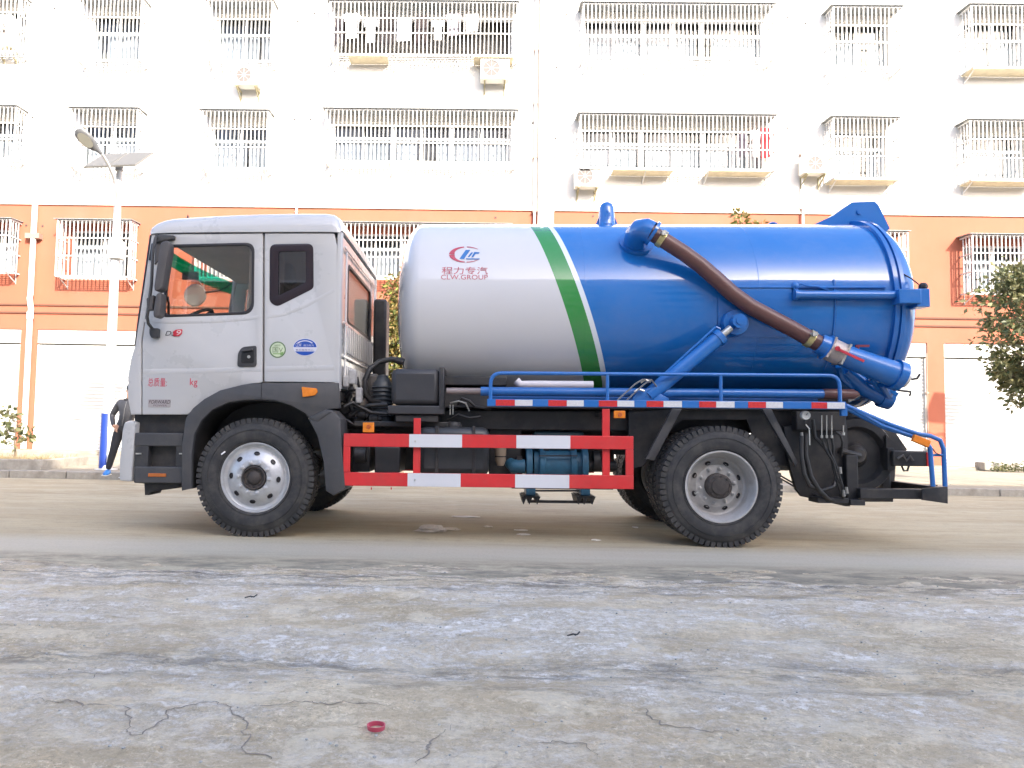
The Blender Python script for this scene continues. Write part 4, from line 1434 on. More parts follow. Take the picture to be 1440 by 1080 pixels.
plate('arm_bracket', rounded(TP([(218, 330), (245, 331), (244, 337), (232, 338), (219, 342)], YS - .04), 0.01), [], YS - 0.05, 0.055, P_BLACK, mr, 0.006)
plate('arm_cover', rounded(TP([(218, 331), (226, 331), (222, 365), (216, 372)], YS - .03), 0.01), [], YS - 0.02, 0.03, MR, mr, 0.005)
plate('arm_cover', rounded(TP([(207, 420), (217, 415), (216, 436), (208, 437)], -.05), 0.01), [], -0.07, 0.06, MR, mr, 0.006)

# badges and print on the door
def tbox(px0, px1, py0, py1, y):
    a = T(px0, py1, y); b = T(px1, py0, y)
    return a.x, b.x, a.z, b.z
P_CHR = mat('dark_chrome', (0.10, 0.09, 0.09), 0.25, metal=0.6)
text('door_badge', 'DS', *tbox(232.5, 246, 465.5, 472, YS), YS - 0.005, P_CHR, door, shear=0.35)
m_ = rounded(TP([(244, 466), (248, 463.5), (257, 463), (256, 470), (252, 473), (243.5, 473)], YS), 0.01)
plate('badge_plate', m_, [], YS - 0.006, 0.005, mat('badge_red', (0.5, 0.02, 0.04), 0.3), door, 0.001)
text('door_badge', '9', *tbox(247, 254, 464.5, 471.5, YS), YS - 0.0075, mat('badge_light', (0.7, 0.55, 0.55), 0.4), door, shear=0.3)
text('weight_print', '总质量:', *tbox(208, 235, 531.5, 543.5, YS), YS - 0.002, P_REDT, door)
text('weight_print', 'kg', *tbox(267, 278, 532, 545, YS), YS - 0.002, P_REDT, door)
x0, x1, z0, z1 = tbox(208.5, 240, 562.5, 571.8, YS)
pp = MB(); pp.box(x0, x1, YS - 0.004, YS, z0 - 0.005, z1 + 0.004)
pl_ = obj('name_plate', pp, mat('plate_silver', (0.42, 0.38, 0.37), 0.35, metal=0.3), door)
text('plate_letters', 'FORWARD', x0 + 0.006, x1 - 0.004, z0 + 0.027, z1 - 0.002, YS - 0.0055, mat('plate_dark', (0.06, 0.04, 0.045), 0.4), pl_, shear=0.2)
text('plate_letters', 'POWER', x0 + 0.05, x1 - 0.03, z0 + 0.003, z0 + 0.019, YS - 0.0055, mat('plate_dark2', (0.18, 0.13, 0.14), 0.4), pl_)
# emission sticker
def disc(name, px, py, rx, rz, y, m, parent, d=0.0015, clip=None):
    c = T(px, py, y)
    pts = [(c.x + rx * math.cos(2 * math.pi * i / 80), c.z + rz * math.sin(2 * math.pi * i / 80)) for i in range(80)]
    if clip:
        pts = [(x, z) for x, z in pts if c.z + clip[0] <= z <= c.z + clip[1]]
    return plate(name, pts, [], y - d, d, m, parent)
GRN = mat('sticker_green', (0.12, 0.19, 0.09), 0.5)
s_ = disc('emission_sticker', 390.5, 491.8, 0.0755, 0.0755, YS, GRN, qtr, 0.002)
disc('sticker_field', 390.5, 491.8, 0.064, 0.064, YS - 0.0021, mat('sticker_pale', (0.55, 0.62, 0.42), 0.5), s_, 0.001)
text('sticker_letters', '国V', *tbox(383.5, 398, 488, 496, YS), YS - 0.0045, GRN, s_)
text('sticker_letters', 'GB国家', *tbox(385.5, 395, 484.5, 486.8, YS), YS - 0.0045, GRN, s_)
m = MB(); x0, x1, z0, z1 = tbox(384, 398, 497, 498.2, YS); m.box(x0, x1, YS - 0.0045, YS - 0.003, z0, z1)
m.prism(TP([(394, 496), (399, 494.5), (398, 499), (394.5, 500)], YS), YS - 0.0045, YS - 0.003)
obj('sticker_bar', m, mat('sticker_green2', (0.2, 0.36, 0.12), 0.5), s_)
BL = mat('sticker_blue', (0.01, 0.07, 0.36), 0.4)
WH = mat('sticker_white', (0.62, 0.62, 0.68), 0.5)
s_ = disc('company_sticker', 429, 488.2, 0.110, 0.080, YS, WH, qtr, 0.002)
disc('sticker_top', 429, 488.2, 0.105, 0.075, YS - 0.0021, BL, s_, 0.001, clip=(-0.002, 1))
disc('sticker_bottom', 429, 488.2, 0.105, 0.075, YS - 0.0021, BL, s_, 0.001, clip=(-1, -0.035))
text('sticker_letters', '程力专汽', *tbox(427, 441.5, 484.5, 487.2, YS), YS - 0.0045, WH, s_)
text('sticker_letters', 'CLW', *tbox(416, 424, 483, 487.5, YS), YS - 0.0045, WH, s_)
text('sticker_letters', '售后服务中心', *tbox(416, 441, 491, 493.4, YS), YS - 0.0045, mat('sticker_ink', (0.06, 0.06, 0.2), 0.5), s_)
m = MB()
c_ = T(429, 488.2, YS)
for i in range(14):
    a0 = R(38 + i * 104 / 14); a1 = R(38 + (i + 1) * 104 / 14)
    m.add([(c_.x + 0.092 * rr * math.cos(a), YS - 0.0042, c_.z + 0.062 * rr * math.sin(a)) for a, rr in ((a0, 1), (a1, 1), (a1, 0.86), (a0, 0.86))], [(0, 1, 2, 3)])
obj('sticker_arc', m, WH, s_)
# ================================================================== tank
# silhouette top (py 315) and bottom give axis and radius
TYC = 1.22
def tank_fit():
    d1 = MTI.to_3x3() @ ray(760, 315.5); d2 = MTI.to_3x3() @ ray(760, 565.0)
    e1, e2 = math.atan2(d1.z, d1.y), math.atan2(d2.z, d2.y)
    mid = (e1 + e2) / 2
    dy = TYC - CL.y
    zc = CL.z + dy * math.tan(mid)
    Rr = dy / math.cos(mid) * math.sin((e1 - e2) / 2)
    return zc, Rr
TZC, TR = tank_fit()
def tsurf(px, py, off=0.0):
    """point where the pixel ray meets the tank barrel"""
    d = MTI.to_3x3() @ ray(px, py)
    oy, oz = CL.y - TYC, CL.z - TZC
    a = d.y ** 2 + d.z ** 2; b = 2 * (oy * d.y + oz * d.z); c = oy * oy + oz * oz - (TR + off) ** 2
    D = b * b - 4 * a * c
    t = (-b - math.sqrt(max(D, 0))) / (2 * a)
    return CL + d * t
def twarp(off):
    def f(p):
        dz = max(-0.999, min(0.999, (p.z - TZC) / (TR + off)))
        return Vector((p.x, TYC - (TR + off) * math.sqrt(1 - dz * dz), p.z))
    return f
XT0 = T(601, 317, TYC).x
XT1 = T(1192, 305, TYC).x
def tank_paint():
    m = bpy.data.materials.new('tank_paint_white_green_blue')
    m.use_nodes = True
    n = m.node_tree
    b = n.nodes['Principled BSDF']
    tc = n.nodes.new('ShaderNodeTexCoord')
    s = n.nodes.new('ShaderNodeSeparateXYZ')
    n.links.new(tc.outputs['Object'], s.inputs[0])
    pa, pb = tsurf(748, 322), tsurf(820, 530)
    k = (pb.x - pa.x) / (pb.z - pa.z)
    u = mth(n, 'SUBTRACT', s.outputs[0], mth(n, 'MULTIPLY', mth(n, 'SUBTRACT', s.outputs[2], pa.z), k))
    u = mth(n, 'SUBTRACT', u, pa.x)
    wg = tsurf(773, 322).x - pa.x; ww = tsurf(780, 322).x - pa.x
    def step(v, e): return mth(n, 'GREATER_THAN', v, e)
    col = mixc(n, step(u, 0.0), (0.53, 0.525, 0.525), (0.028, 0.22, 0.045))
    col = mixc(n, step(u, wg), col, (0.62, 0.66, 0.68))
    col = mixc(n, step(u, ww), col, (0.006, 0.132, 0.42))
    dz = rng(n, nz(n, tc.outputs['Object'], 1.6, 8, 0.7, 0.7, 1), 0.45, 0.8, 0, 0.10)
    col = mixc(n, dz, col, (0.42, 0.40, 0.37))
    n.links.new(col, b.inputs['Base Color'])
    b.inputs['Roughness'].default_value = 0.22
    n.links.new(rng(n, nz(n, tc.outputs['Object'], 3, 6, 0.7), 0.3, 0.8, 0.14, 0.30), b.inputs['Roughness'])
    b.inputs['Coat Weight'].default_value = 1.0
    b.inputs['Coat IOR'].default_value = 1.45
    b.inputs['Specular IOR Level'].default_value = 0.25
    b.inputs['Coat Roughness'].default_value = 0.03
    bp = n.nodes.new('ShaderNodeBump')
    bp.inputs['Strength'].default_value = 0.06
    bp.inputs['Distance'].default_value = 0.05
    n.links.new(nz(n, tc.outputs['Object'], 2.2, 2, 0.5, 0.5, 1), bp.inputs['Height'])
    n.links.new(bp.outputs[0], b.inputs['Normal'])
    n.links.new(bp.outputs[0], b.inputs['Coat Normal'])
    return m
P_TANK = tank_paint()
m = MB()
prof = []
fd = 0.27
for i in range(13):   # dished front end with a rolled knuckle
    a = math.pi / 2 * i / 12
    prof.append((XT0 - fd * math.cos(a) ** 0.9 if i < 12 else XT0, TR * math.sin(a) ** 0.75))
prof[0] = (XT0 - fd, 0.0)
for x in (0.1, 1, 2, 3, 4):
    if XT0 + x < XT1 - 0.1:
        prof.append((XT0 + x, TR))
prof.append((XT1 - 0.03, TR))
prof.append((XT1 - 0.03, TR - 0.05))
m.lathe(prof, 'X', (0, TYC, TZC), 128)
tank = obj('tank', m, P_TANK, truck, ang=25)
for x in (1.55, 3.15):
    s_ = MB(); s_.lathe([(XT0 + x, TR - 0.001), (XT0 + x + 0.003, TR + 0.0012), (XT0 + x + 0.009, TR + 0.0012), (XT0 + x + 0.012, TR - 0.001)], 'X', (0, TYC, TZC), 128, caps=False)
    obj('weld_seam', s_, P_TANK, tank, ang=60)
# rear flange rings and dome
m = MB()
m.lathe([(XT1 - 0.05, TR - 0.02), (XT1 - 0.05, TR + 0.035), (XT1 - 0.015, TR + 0.04), (XT1 - 0.012, TR + 0.02), (XT1 + 0.005, TR + 0.02), (XT1 + 0.008, TR + 0.04), (XT1 + 0.045, TR + 0.035), (XT1 + 0.045, TR - 0.03)], 'X', (0, TYC, TZC), 128)
obj('door_flange', m, P_BLUE, tank, ang=25)
m = MB()
dd = 0.29
prof = [(XT1 + 0.045, TR - 0.0)]
for i in range(13):
    a = math.pi / 2 * i / 12
    prof.append((XT1 + 0.05 + dd * math.sin(a) ** 0.9, (TR - 0.005) * math.cos(a) ** 0.75 if i < 12 else 0.0))
m.lathe(prof, 'X', (0, TYC, TZC), 128)
rd = obj('rear_door', m, P_BLUE, tank, ang=50)
for i in range(8):      # door clamps
    a = math.pi / 8 + math.pi / 4 * i
    c = MB(); c.box(XT1 - 0.07, XT1 + 0.07, -0.03, 0.03, TR + 0.03, TR + 0.06)
    if math.sin(a) < 0.9 and not (-0.4 < math.sin(a) < 0.95 and math.cos(a) < 0): continue
# dark swept seam on the door
m = MB()
for dr in (0.0,):
    ptsr = []
    for j in range(65):
        a = 2 * math.pi * j / 64
        ptsr.append((XT1 + 0.10, TYC + (TR - 0.028) * math.cos(a), TZC + (TR - 0.028) * math.sin(a)))
    m.tube(ptsr, 0.008, 6, False)
obj('door_seal', m, P_SEAL, rd)
# handle cable on door
m = MB(); m.tube([T(1255, 360, 0.5), T(1261, 372, 0.35), T(1268, 384, 0.35), T(1282, 392, 0.3), T(1292, 400, 0.3)], 0.006, 6); obj('door_cable', m, P_SEAL, rd)
# horizontal hinge beam with end box and lamp
HY = TYC - TR - 0.03
a_, b_ = T(1117, 415, HY), T(1262, 416, HY)
m = MB(); m.tube([(a_.x, HY - 0.02, a_.z), (b_.x + 0.03, HY - 0.02, a_.z)], 0.038, 12); m.tube([(a_.x - 0.01, HY - 0.02, a_.z), (a_.x + 0.02, HY - 0.02, a_.z)], 0.05, 12)
hb = obj('lock_beam', m, P_BLUE2, tank)
m = MB(); c1, c2 = T(1256, 409, HY), T(1287, 429, HY); m.box(c1.x, c2.x, HY - 0.10, HY + 0.3, c2.z, c1.z)
obj('beam_bracket', m, P_BLUE2, hb, bevel=0.006)
m = MB(); c1, c2 = T(1282, 408, HY), T(1301, 435, HY); m.box(c1.x, c2.x, HY - 0.08, HY + 0.08, c2.z + .01, c1.z)
obj('end_box', m, P_BLUE2, hb, bevel=0.006)
m = MB(); c1 = T(1298, 403, HY); m.sphere((c1.x, HY, c1.z), 0.042, 8, 5, (1, 1, .9)); obj('rubber_knob', m, P_SEAL, hb)
m = MB(); m.tube([tsurf(1120, 405, .01), tsurf(1126, 399, .03), tsurf(1135, 402, .04), tsurf(1150, 403, .03), tsurf(1165, 408, .01)], 0.008, 6); obj('hydraulic_line', m, P_BLUE2, hb)
m = MB(); c1 = tsurf(1118, 402, 0.02); m.sphere((c1.x, c1.y, c1.z), 0.035, 8, 6); m.bar(tuple(c1), tuple(tsurf(1118, 418, .02)), 0.03); obj('hinge_pin', m, P_BLUE2, hb)
# long rail on tank side
pts = [tsurf(p, 404, 0.012) for p in (1012, 1100, 1180, 1245)]
m = MB(); m.tube(pts, 0.012, 6); obj('side_rail', m, P_BLUE2, tank)
# reinforcing pad (frame of the lift cylinder)
def pad(name, corners, th, mt, parent):
    me = curve_mesh([rounded([tuple(tsurf(a, b).xz) for a, b in corners], 0.02)], 0.001)
    bm = bmesh.new(); bm.from_mesh(me)
    bmesh.ops.triangulate(bm, faces=bm.faces)
    bmesh.ops.subdivide_edges(bm, edges=bm.edges, cuts=7, use_grid_fill=True)
    bm.to_mesh(me); bm.free()
    for v in me.vertices:
        x, z, t = v.co
        v.co = twarp(th if t >= 0 else th - 0.004)(Vector((x, 0, z)))
    finish(me)
    return obj(name, me, mt, parent)
pd = pad('reinforcing_plate', [(1008, 405), (1112, 405), (1112, 474), (1008, 474)], 0.012, P_BLUE, tank)
# vertical seam bands
m = MB()
for px in (1180,):
    pts = []
    xx = T(1178, 500, HY).x
    for j in range(20):
        a = R(-50 + 62 * j / 19)
        pts.append((xx, TYC - (TR + 0.004) * math.cos(a), TZC + (TR + 0.004) * math.sin(a)))
    m.tube(pts, 0.012, 6)
obj('weld_band', m, P_BLUE, tank)

# top: vent dome
q = T(853, 312, TYC)
m = MB(); m.lathe([(-0.03, 0.15), (0.0, 0.15), (0.012, 0.13), (0.02, 0.095), (0.05, 0.088), (0.12, 0.083), (0.20, 0.080), (0.24, 0.066), (0.265, 0.04), (0.272, 0)], 'Z', (q.x, TYC, TZC + TR), 28)
vd = obj('vent_dome', m, P_BLUE, tank, ang=40)
for s in (-1, 1):
    m = MB(); m.add([(q.x + s * 0.075, TYC - 0.01, TZC + TR), (q.x + s * 0.13, TYC - 0.01, TZC + TR), (q.x + s * 0.08, TYC - 0.01, TZC + TR + 0.12),
                     (q.x + s * 0.075, TYC + 0.01, TZC + TR), (q.x + s * 0.13, TYC + 0.01, TZC + TR), (q.x + s * 0.08, TYC + 0.01, TZC + TR + 0.12)], [(0, 1, 2), (5, 4, 3), (0, 3, 4, 1), (1, 4, 5, 2), (2, 5, 3, 0)])
    obj('gusset', m, P_BLUE, vd)
m = MB(); q = T(1087, 312, TYC)
m.tube([(q.x + 0.06 * math.cos(math.pi * j / 10), TYC, TZC + TR - 0.02 + 0.07 * math.sin(math.pi * j / 10)) for j in range(11)], 0.014, 8); obj('lifting_eye', m, P_BLUE, tank)
for px, hh in ((652, 0.03), (697, 0.03), (545, 0)):
    if hh:
        q = T(px, 312, TYC); m = MB(); m.lathe([(0, 0.02), (hh, 0.02), (hh + .02, 0.01), (hh + 0.03, 0)], 'Z', (q.x, TYC, TZC + TR - 0.01), 10); obj('top_bolt', m, P_STEEL, tank)
# rear top hinge plates
hp = TP([(1140, 318), (1170, 304), (1197, 285), (1229, 284), (1234, 289), (1250, 322), (1240, 330), (1225, 312), (1200, 318)], TYC - 0.12)
hg = plate('hinge_plate', hp, [], TYC - 0.14, 0.28, P_BLUE, tank, 0.0)
q = T(1207, 296, TYC - .12)
m = MB(); m.tube([(q.x, TYC - 0.155, q.z - .02), (q.x, TYC + 0.155, q.z - .02)], 0.03, 14); obj('hinge_pin', m, P_BLUE, tank)
hq = 0 and TP([(1200, 288.5), (1229, 288), (1245, 318), (1238, 320), (1222, 300), (1203, 300)], TYC)


# suction elbow on the tank side
e0 = tsurf(894, 346, -0.03)
pts = [e0, Vector((e0.x, e0.y - 0.10, e0.z + 0.045)), ]
A = T(906, 327, e0.y - 0.24)
m = MB()
path = [Vector(e0), T(894, 337, e0.y - .10), T(896, 329, e0.y - .17), T(901, 324, e0.y - .22), T(908, 323.5, e0.y - .25), T(917, 327.5, e0.y - .265)]
m.tube(path, [0.12, 0.112, 0.11, 0.11, 0.11, 0.105], 24)
el = obj('suction_elbow', m, P_BLUE, tank, ang=60)
m = MB(); dn = (Vector(e0) - Vector((e0.x, TYC, TZC))).normalized()
m.tube([Vector(e0) + dn * 0.02, Vector(e0) + dn * 0.055], 0.165, 28); obj('elbow_flange', m, P_BLUE, el)
fA = T(916, 327, e0.y - .265); fD = (T(940, 342, e0.y - .265) - fA).normalized()
m = MB(); m.tube([fA, fA + fD * .03], 0.12, 24); obj('end_flange', m, P_BLUE, el)
yh = e0.y - 0.27
hose_px = [(914, 325), (922, 331), (940, 342), (962, 356), (985, 373), (1008, 393), (1030, 413), (1055, 431), (1085, 447), (1115, 463), (1140, 477), (1155, 485)]
yv = 0.18
pts = []
for i, (a, b) in enumerate(hose_px):
    u = i / (len(hose_px) - 1)
    pts.append(T(a, b, yh + (yv - yh) * u))
m = MB(); m.tube(pts, 0.073, 16)
hs = obj('suction_hose', m, P_HOSE, truck, ang=60)
def clamp(i0, u, parent, w=0.05, r=0.082):
    a, b = pts[i0], pts[i0 + 1]
    c = a.lerp(b, u); d = (b - a).normalized()
    m = MB(); m.tube([c - d * w / 2, c + d * w / 2], r, 18)
    o = obj('hose_clamp', m, P_BRASS, parent)
    m = MB(); m.box(c.x - 0.02, c.x + 0.02, c.y - r - 0.03, c.y - r + 0.01, c.z + 0.01, c.z + 0.05)
    m.tube([(c.x - 0.035, c.y - r - 0.012, c.z + 0.03), (c.x + 0.04, c.y - r - 0.012, c.z + 0.03)], 0.006, 6)
    obj('clamp_bolt', m, P_STEEL, o)
clamp(1, 0.45, hs); clamp(9, 0.95, hs)
# valve and discharge pipe
v0, v1 = T(1155, 485, yv), T(1188, 501, yv)
vd_ = (v1 - v0).normalized()
m = MB(); m.tube([v0 - vd_ * 0.03, v0 + vd_ * 0.04, v0 + vd_ * 0.05], [0.09, 0.1, 0.12], 20); vv = obj('gate_valve', m, P_BLUE2, truck)
m = MB(); m.tube([v0 + vd_ * 0.05, v0 + vd_ * 0.068], 0.14, 4); m.tube([v0 + vd_ * 0.06, v0 + vd_ * 0.19], [0.105, 0.105], 18); obj('valve_body', m, mat('cast_valve', (0.42, 0.36, 0.33), 0.5, metal=0.3, var=0.25, scale=20), vv)
m = MB(); m.tube([v0 + vd_ * 0.19, v0 + vd_ * 0.208], 0.14, 4); obj('valve_flange', m, P_STEEL, vv)
h0 = T(1178, 491, yv - 0.12)
m = MB(); m.bar(h0, T(1215, 508, yv - 0.14), 0.022, 0.012); m.tube([T(1178, 490, yv - .08), T(1178, 490, yv - 0.13)], 0.022, 10); obj('valve_lever', m, mat('red_lever', (0.5, 0.03, 0.05), 0.4), vv)
m = MB(); m.bar(T(1203, 486.5, yv + .15), T(1222, 486.5, yv + .15), 0.02, 0.02); m.tube([T(1206, 493, yv + .15), T(1208, 485, yv + .15)], 0.01, 6); obj('valve_lever', m, mat('dark_red_lever', (0.2, 0.03, 0.05), 0.4), vv)
p0_, p1_ = v0 + vd_ * 0.2, T(1262, 528, yv + 0.02)
pdv = (p1_ - p0_).normalized()
m = MB(); m.tube([p0_, p1_], [0.098, 0.118], 24); dp = obj('discharge_pipe', m, P_BLUE2, truck, ang=40)
m = MB(); m.tube([p1_ - pdv * 0.04, p1_ + pdv * 0.03], 0.14, 24); obj('pipe_flange', m, P_BLUE, dp)
m = MB(); m.tube([p1_ + pdv * 0.03, p1_ + pdv * 0.08, p1_ + pdv * 0.10], [0.11, 0.09, 0.05], 20); obj('pipe_cap', m, mat('aluminium_cap', (0.6, 0.58, 0.56), 0.4, metal=0.4), dp)
m = MB(); m.tube([T(1268, 537, yv), T(1278, 534, yv), T(1290, 532, yv), T(1293.5, 526, yv)], 0.011, 8); obj('cap_handle', m, P_FRAME, dp)
m = MB(); m.tube([T(1255, 545, yv + .1), T(1264, 549, yv + .1), T(1281, 551, yv + .1), T(1279, 557, yv + .1)], 0.011, 8); obj('cap_handle', m, P_FRAME, dp)
m = MB(); m.tube([T(1188, 520, yv + .25), T(1215, 545, yv + .3), T(1245, 560, yv + .35)], [0.07, 0.08, 0.085], 16); m.tube([T(1238, 557, yv + .35), T(1252, 561, yv + .35)], 0.105, 18)
lo = obj('drain_pipe', m, P_BLUE, truck, ang=50)
m = MB(); m.bar(T(1218, 535, yv + .2), T(1262, 555, yv + .2), 0.03, 0.03); m.tube([T(1225, 532, yv + .1), T(1238, 548, yv + .2)], 0.03, 8); m.tube([T(1240, 540, yv + .1), T(1250, 556, yv + .25)], 0.035, 8)
m.tube([T(1180, 515, yv + .2), T(1184, 530, yv + .25), T(1200, 545, yv + .3)], 0.035, 8)
obj('drain_linkage', m, P_BLUE, lo)

# lift cylinder beside the tank
yc0, yc1 = 0.20, TYC - TR - 0.10
a_, b_ = T(912, 557, yc0), T(1012, 474, yc1)
m = MB(); m.tube([a_, b_], 0.068, 20); lc = obj('lift_cylinder', m, P_BLUE2, truck)
dv = (b_ - a_).normalized()
m = MB(); m.tube([b_ - dv * 0.03, b_ + dv * 0.02], 0.078, 20); obj('cylinder_collar', m, P_BLUE2, lc)
m = MB(); m.tube([b_, b_ + dv * 0.13], 0.032, 14); obj('piston_rod', m, P_STEEL, lc)
c_ = T(1038, 452, yc1)
m = MB(); m.lathe([(-0.05, 0.0), (-0.05, 0.065), (0.05, 0.065), (0.05, 0)], 'Y', (c_.x, yc1, c_.z), 24); m.lathe([(-0.06, 0.03), (-0.06, 0.035), (-.05, .035)], 'Y', (c_.x, yc1, c_.z), 16); obj('rod_eye', m, P_BLUE, lc)
m = MB(); m.lathe([(0.05, 0.085), (0.05, 0.115), (0.13, 0.13), (0.2, 0.13)], 'Y', (c_.x, yc1, c_.z), 28); obj('pivot_boss', m, P_BLUE, lc)
m = MB(); m.tube([a_ + Vector((0.03, -.02, 0.10)), b_ + Vector((-0.04, -.02, 0.09))], 0.011, 8); m.tube([b_ + Vector((-0.04, -.02, 0.09)), b_ + Vector((0.0, -.02, 0.07))], 0.011, 8); obj('oil_line', m, P_BLUE2, lc)
plate('cylinder_foot', TP([(885, 566), (893, 552), (912, 546), (938, 560), (940, 566)], yc0), [], yc0 - 0.05, 0.1, P_BLUE2, lc, 0.006)
for dx in (0, 13):
    m = MB(); m.tube([T(868 + dx, 563, .12), T(880 + dx, 552, .12), T(893 + dx, 540, .10), T(903 + dx, 534, .1), T(914 + dx * .7, 534 + dx * .7, .14), T(922 + dx * .5, 540 + dx * .5, .2)], 0.008, 6); obj('black_line', m, mat('grey_line', (0.2, 0.2, 0.2), 0.4), lc)
for (x_, y_) in ((907, 537), (898, 550)):
    m = MB(); m.tube([T(x_ - 6, y_ + 1, .12), T(x_, y_ - 3, .12), T(x_ + 8, y_, .12)], 0.011, 8); obj('line_fitting', m, P_STEEL, lc)

# logo on the white part
wo = twarp(0.003)
def tpoly(name, pts, mt, parent):
    me = curve_mesh([[tuple(tsurf(a, b).xz) for a, b in pts]], 0.0)
    for v in me.vertices:
        v.co = wo(Vector((v.co.x, 0, v.co.y)))
    return obj(name, me, mt, parent)
LR = mat('logo_red', (0.40, 0.045, 0.07), 0.35, coat=0.3); LB = mat('logo_blue', (0.02, 0.13, 0.36), 0.35, coat=0.3)
def arc(cx, cy, rx, ry, a0, a1, w0, w1, n=14):
    o_, i_ = [], []
    for k in range(n + 1):
        a = R(a0 + (a1 - a0) * k / n); w = w0 + (w1 - w0) * k / n
        o_.append((cx + rx * math.cos(a), cy - ry * math.sin(a)))
        i_.append((cx + (rx - w) * math.cos(a), cy - (ry - w * 0.45) * math.sin(a)))
    return o_ + i_[::-1]
lg = tpoly('logo', arc(655, 358, 23.5, 11.3, 96, 178, 3.2, 8), LR, tank)
tpoly('logo_arc', arc(655, 358, 23.5, 11.3, 182, 266, 8, 3.2), LR, lg)
tpoly('logo_arc', arc(655, 358, 23.5, 11.3, 86, 42, 3, 1), LR, lg)
tpoly('logo_arc', arc(655, 358, 23.5, 11.3, 273, 318, 3, 1), LR, lg)
tpoly('logo_slash', [(655, 351.5), (661.5, 351.5), (652.5, 364.5), (646, 364)], LB, lg)
tpoly('logo_slash', [(662.5, 355), (665.5, 355), (660.5, 361.5), (657.5, 361.5)], LB, lg)
tpoly('logo_slash', [(667, 354.5), (674.5, 354.8), (673.5, 357), (669, 357), (665.5, 361.8), (662.7, 361.8)], LB, lg)
tpoly('logo_slash', [(655.5, 363.3), (675, 363.6), (674, 365), (655, 364.8)], LB, lg)
def ttext(s, px0, px1, py0, py1, name='company_letters'):
    a = tsurf(px0, py1); b = tsurf(px1, py0)
    return text(name, s, a.x, b.x, a.z, b.z, 0, LR, tank, warp=wo)
ttext('程力专汽', 621, 686, 375.5, 385.8)
ttext('CLW.GROUP', 620, 686, 386.6, 393)

# ================================================================== deck rail
YD = 0.06
zd0, zd1 = T(940, 573.5, YD).z, T(940, 563, YD).z
xd0, xd1 = T(685, 568, YD).x, T(1190, 568, YD).x
m = MB(); m.box(xd0, xd1, YD, YD + 0.05, zd0, zd1); dk = obj('side_beam', m, P_BLUE2, truck, bevel=0.005)
for a in ((697, 724, 0), (724, 749, 1), (771, 797, 0), (797, 821, 1), (842, 868, 0), (868, 892, 1), (909, 933, 0), (933, 959, 1), (983, 1007, 0), (1007, 1033, 1), (1052, 1077, 0), (1077, 1101, 1), (1141, 1163, 0), (1163, 1188, 1)):
    m = MB(); m.box(T(a[0], 568, YD).x + .001, T(a[1], 568, YD).x - .001, YD - 0.003, YD + .001, zd0 + 0.006, zd1 - 0.006)
    obj('reflective_strip', m, P_TAPER if a[2] == 0 else P_TAPEW, dk)
zr = T(940, 526, YD).z
def rail(name, pts, r, parent, mt=P_BLUE2):
    m = MB(); m.tube(pts, r, 10); return obj(name, m, mt, parent, ang=60)
def smoothpts(p, n=5):
    out = [Vector(p[0])]
    for i in range(1, len(p) - 1):
        a, b, c = Vector(p[i - 1]), Vector(p[i]), Vector(p[i + 1])
        r = 0.1
        s = b + (a - b).normalized() * min(r, (a - b).length * .45); e = b + (c - b).normalized() * min(r, (c - b).length * .45)
        for j in range(n + 1):
            u = j / n
            out.append(s * (1 - u) ** 2 + b * 2 * u * (1 - u) + e * u * u)
    out.append(Vector(p[-1]))
    return out
x0, x1 = T(690, 540, YD).x, T(1183, 540, YD).x
hr = rail('handrail', smoothpts([(x0, YD + .03, zd1), (x0, YD + .03, zr), (x1, YD + .03, zr), (x1, YD + .03, zd1)]), 0.017, truck)
for px in (855, 1015):
    x = T(px, 540, YD).x
    rail('rail_post', [(x, YD + .03, zd1), (x, YD + .03, zr)], 0.016, hr)
# long pipes along the deck
def lx(px, y): return T(px, 550, y).x
za = T(900, 552, 0.22).z
rail('side_pipe', [(lx(676, .22), .22, za), (lx(1158, .22), .22, za)], 0.042, truck)
rail('pipe_joint', [(lx(628, .22), .22, za), (lx(678, .22), .22, za)], 0.030, truck, mat('grey_pipe', (0.22, 0.18, 0.17), 0.45, var=0.1))
m = MB(); m.tube([(lx(1157, .22), .22, za), (lx(1168, .22), .22, za), (lx(1200, .22), .22, za), (lx(1207, .22), .22, za)], [0.046, 0.048, 0.046, 0.02], 14); obj('rubber_end', m, P_HOSE, truck, ang=60)
zb = T(900, 561, 0.22).z
rail('side_pipe', [(lx(690, .3), .32, zb), (lx(1150, .3), .32, zb)], 0.022, truck)
m = MB(); zc_ = T(780, 541, .35).z
m.tube([T(726, 535, .35), T(732, 541, .35), (lx(745, .35), .35, zc_), (lx(834, .35), .35, zc_)], 0.038, 12); obj('white_pipe', m, mat('white_pipe_paint', (0.6, 0.56, 0.57), 0.35), truck, ang=60)
# sub frame cradle under the tank (black)
m = MB(); m.box(lx(622, .5), lx(1190, .5), 0.45, 1.99, T(800, 575, .45).z, T(800, 548, .45).z); obj('tank_cradle', m, P_FRAME, truck, bevel=0.01)
m = MB(); a1, a2 = T(624, 530, .5), T(712, 543, .5); m.box(a1.x, a2.x, .40, 2.0, a2.z, a1.z); obj('cradle_end', m, P_FRAME, truck, bevel=0.008)
# frame rails
for yy in (0.80, 1.58):
    m = MB(); m.box(T(300, 590, .8).x, T(1200, 590, .8).x, yy, yy + 0.08, T(700, 606, .8).z, T(700, 572, .8).z)
    obj('frame_rail', m, P_FRAME, truck, bevel=0.006)
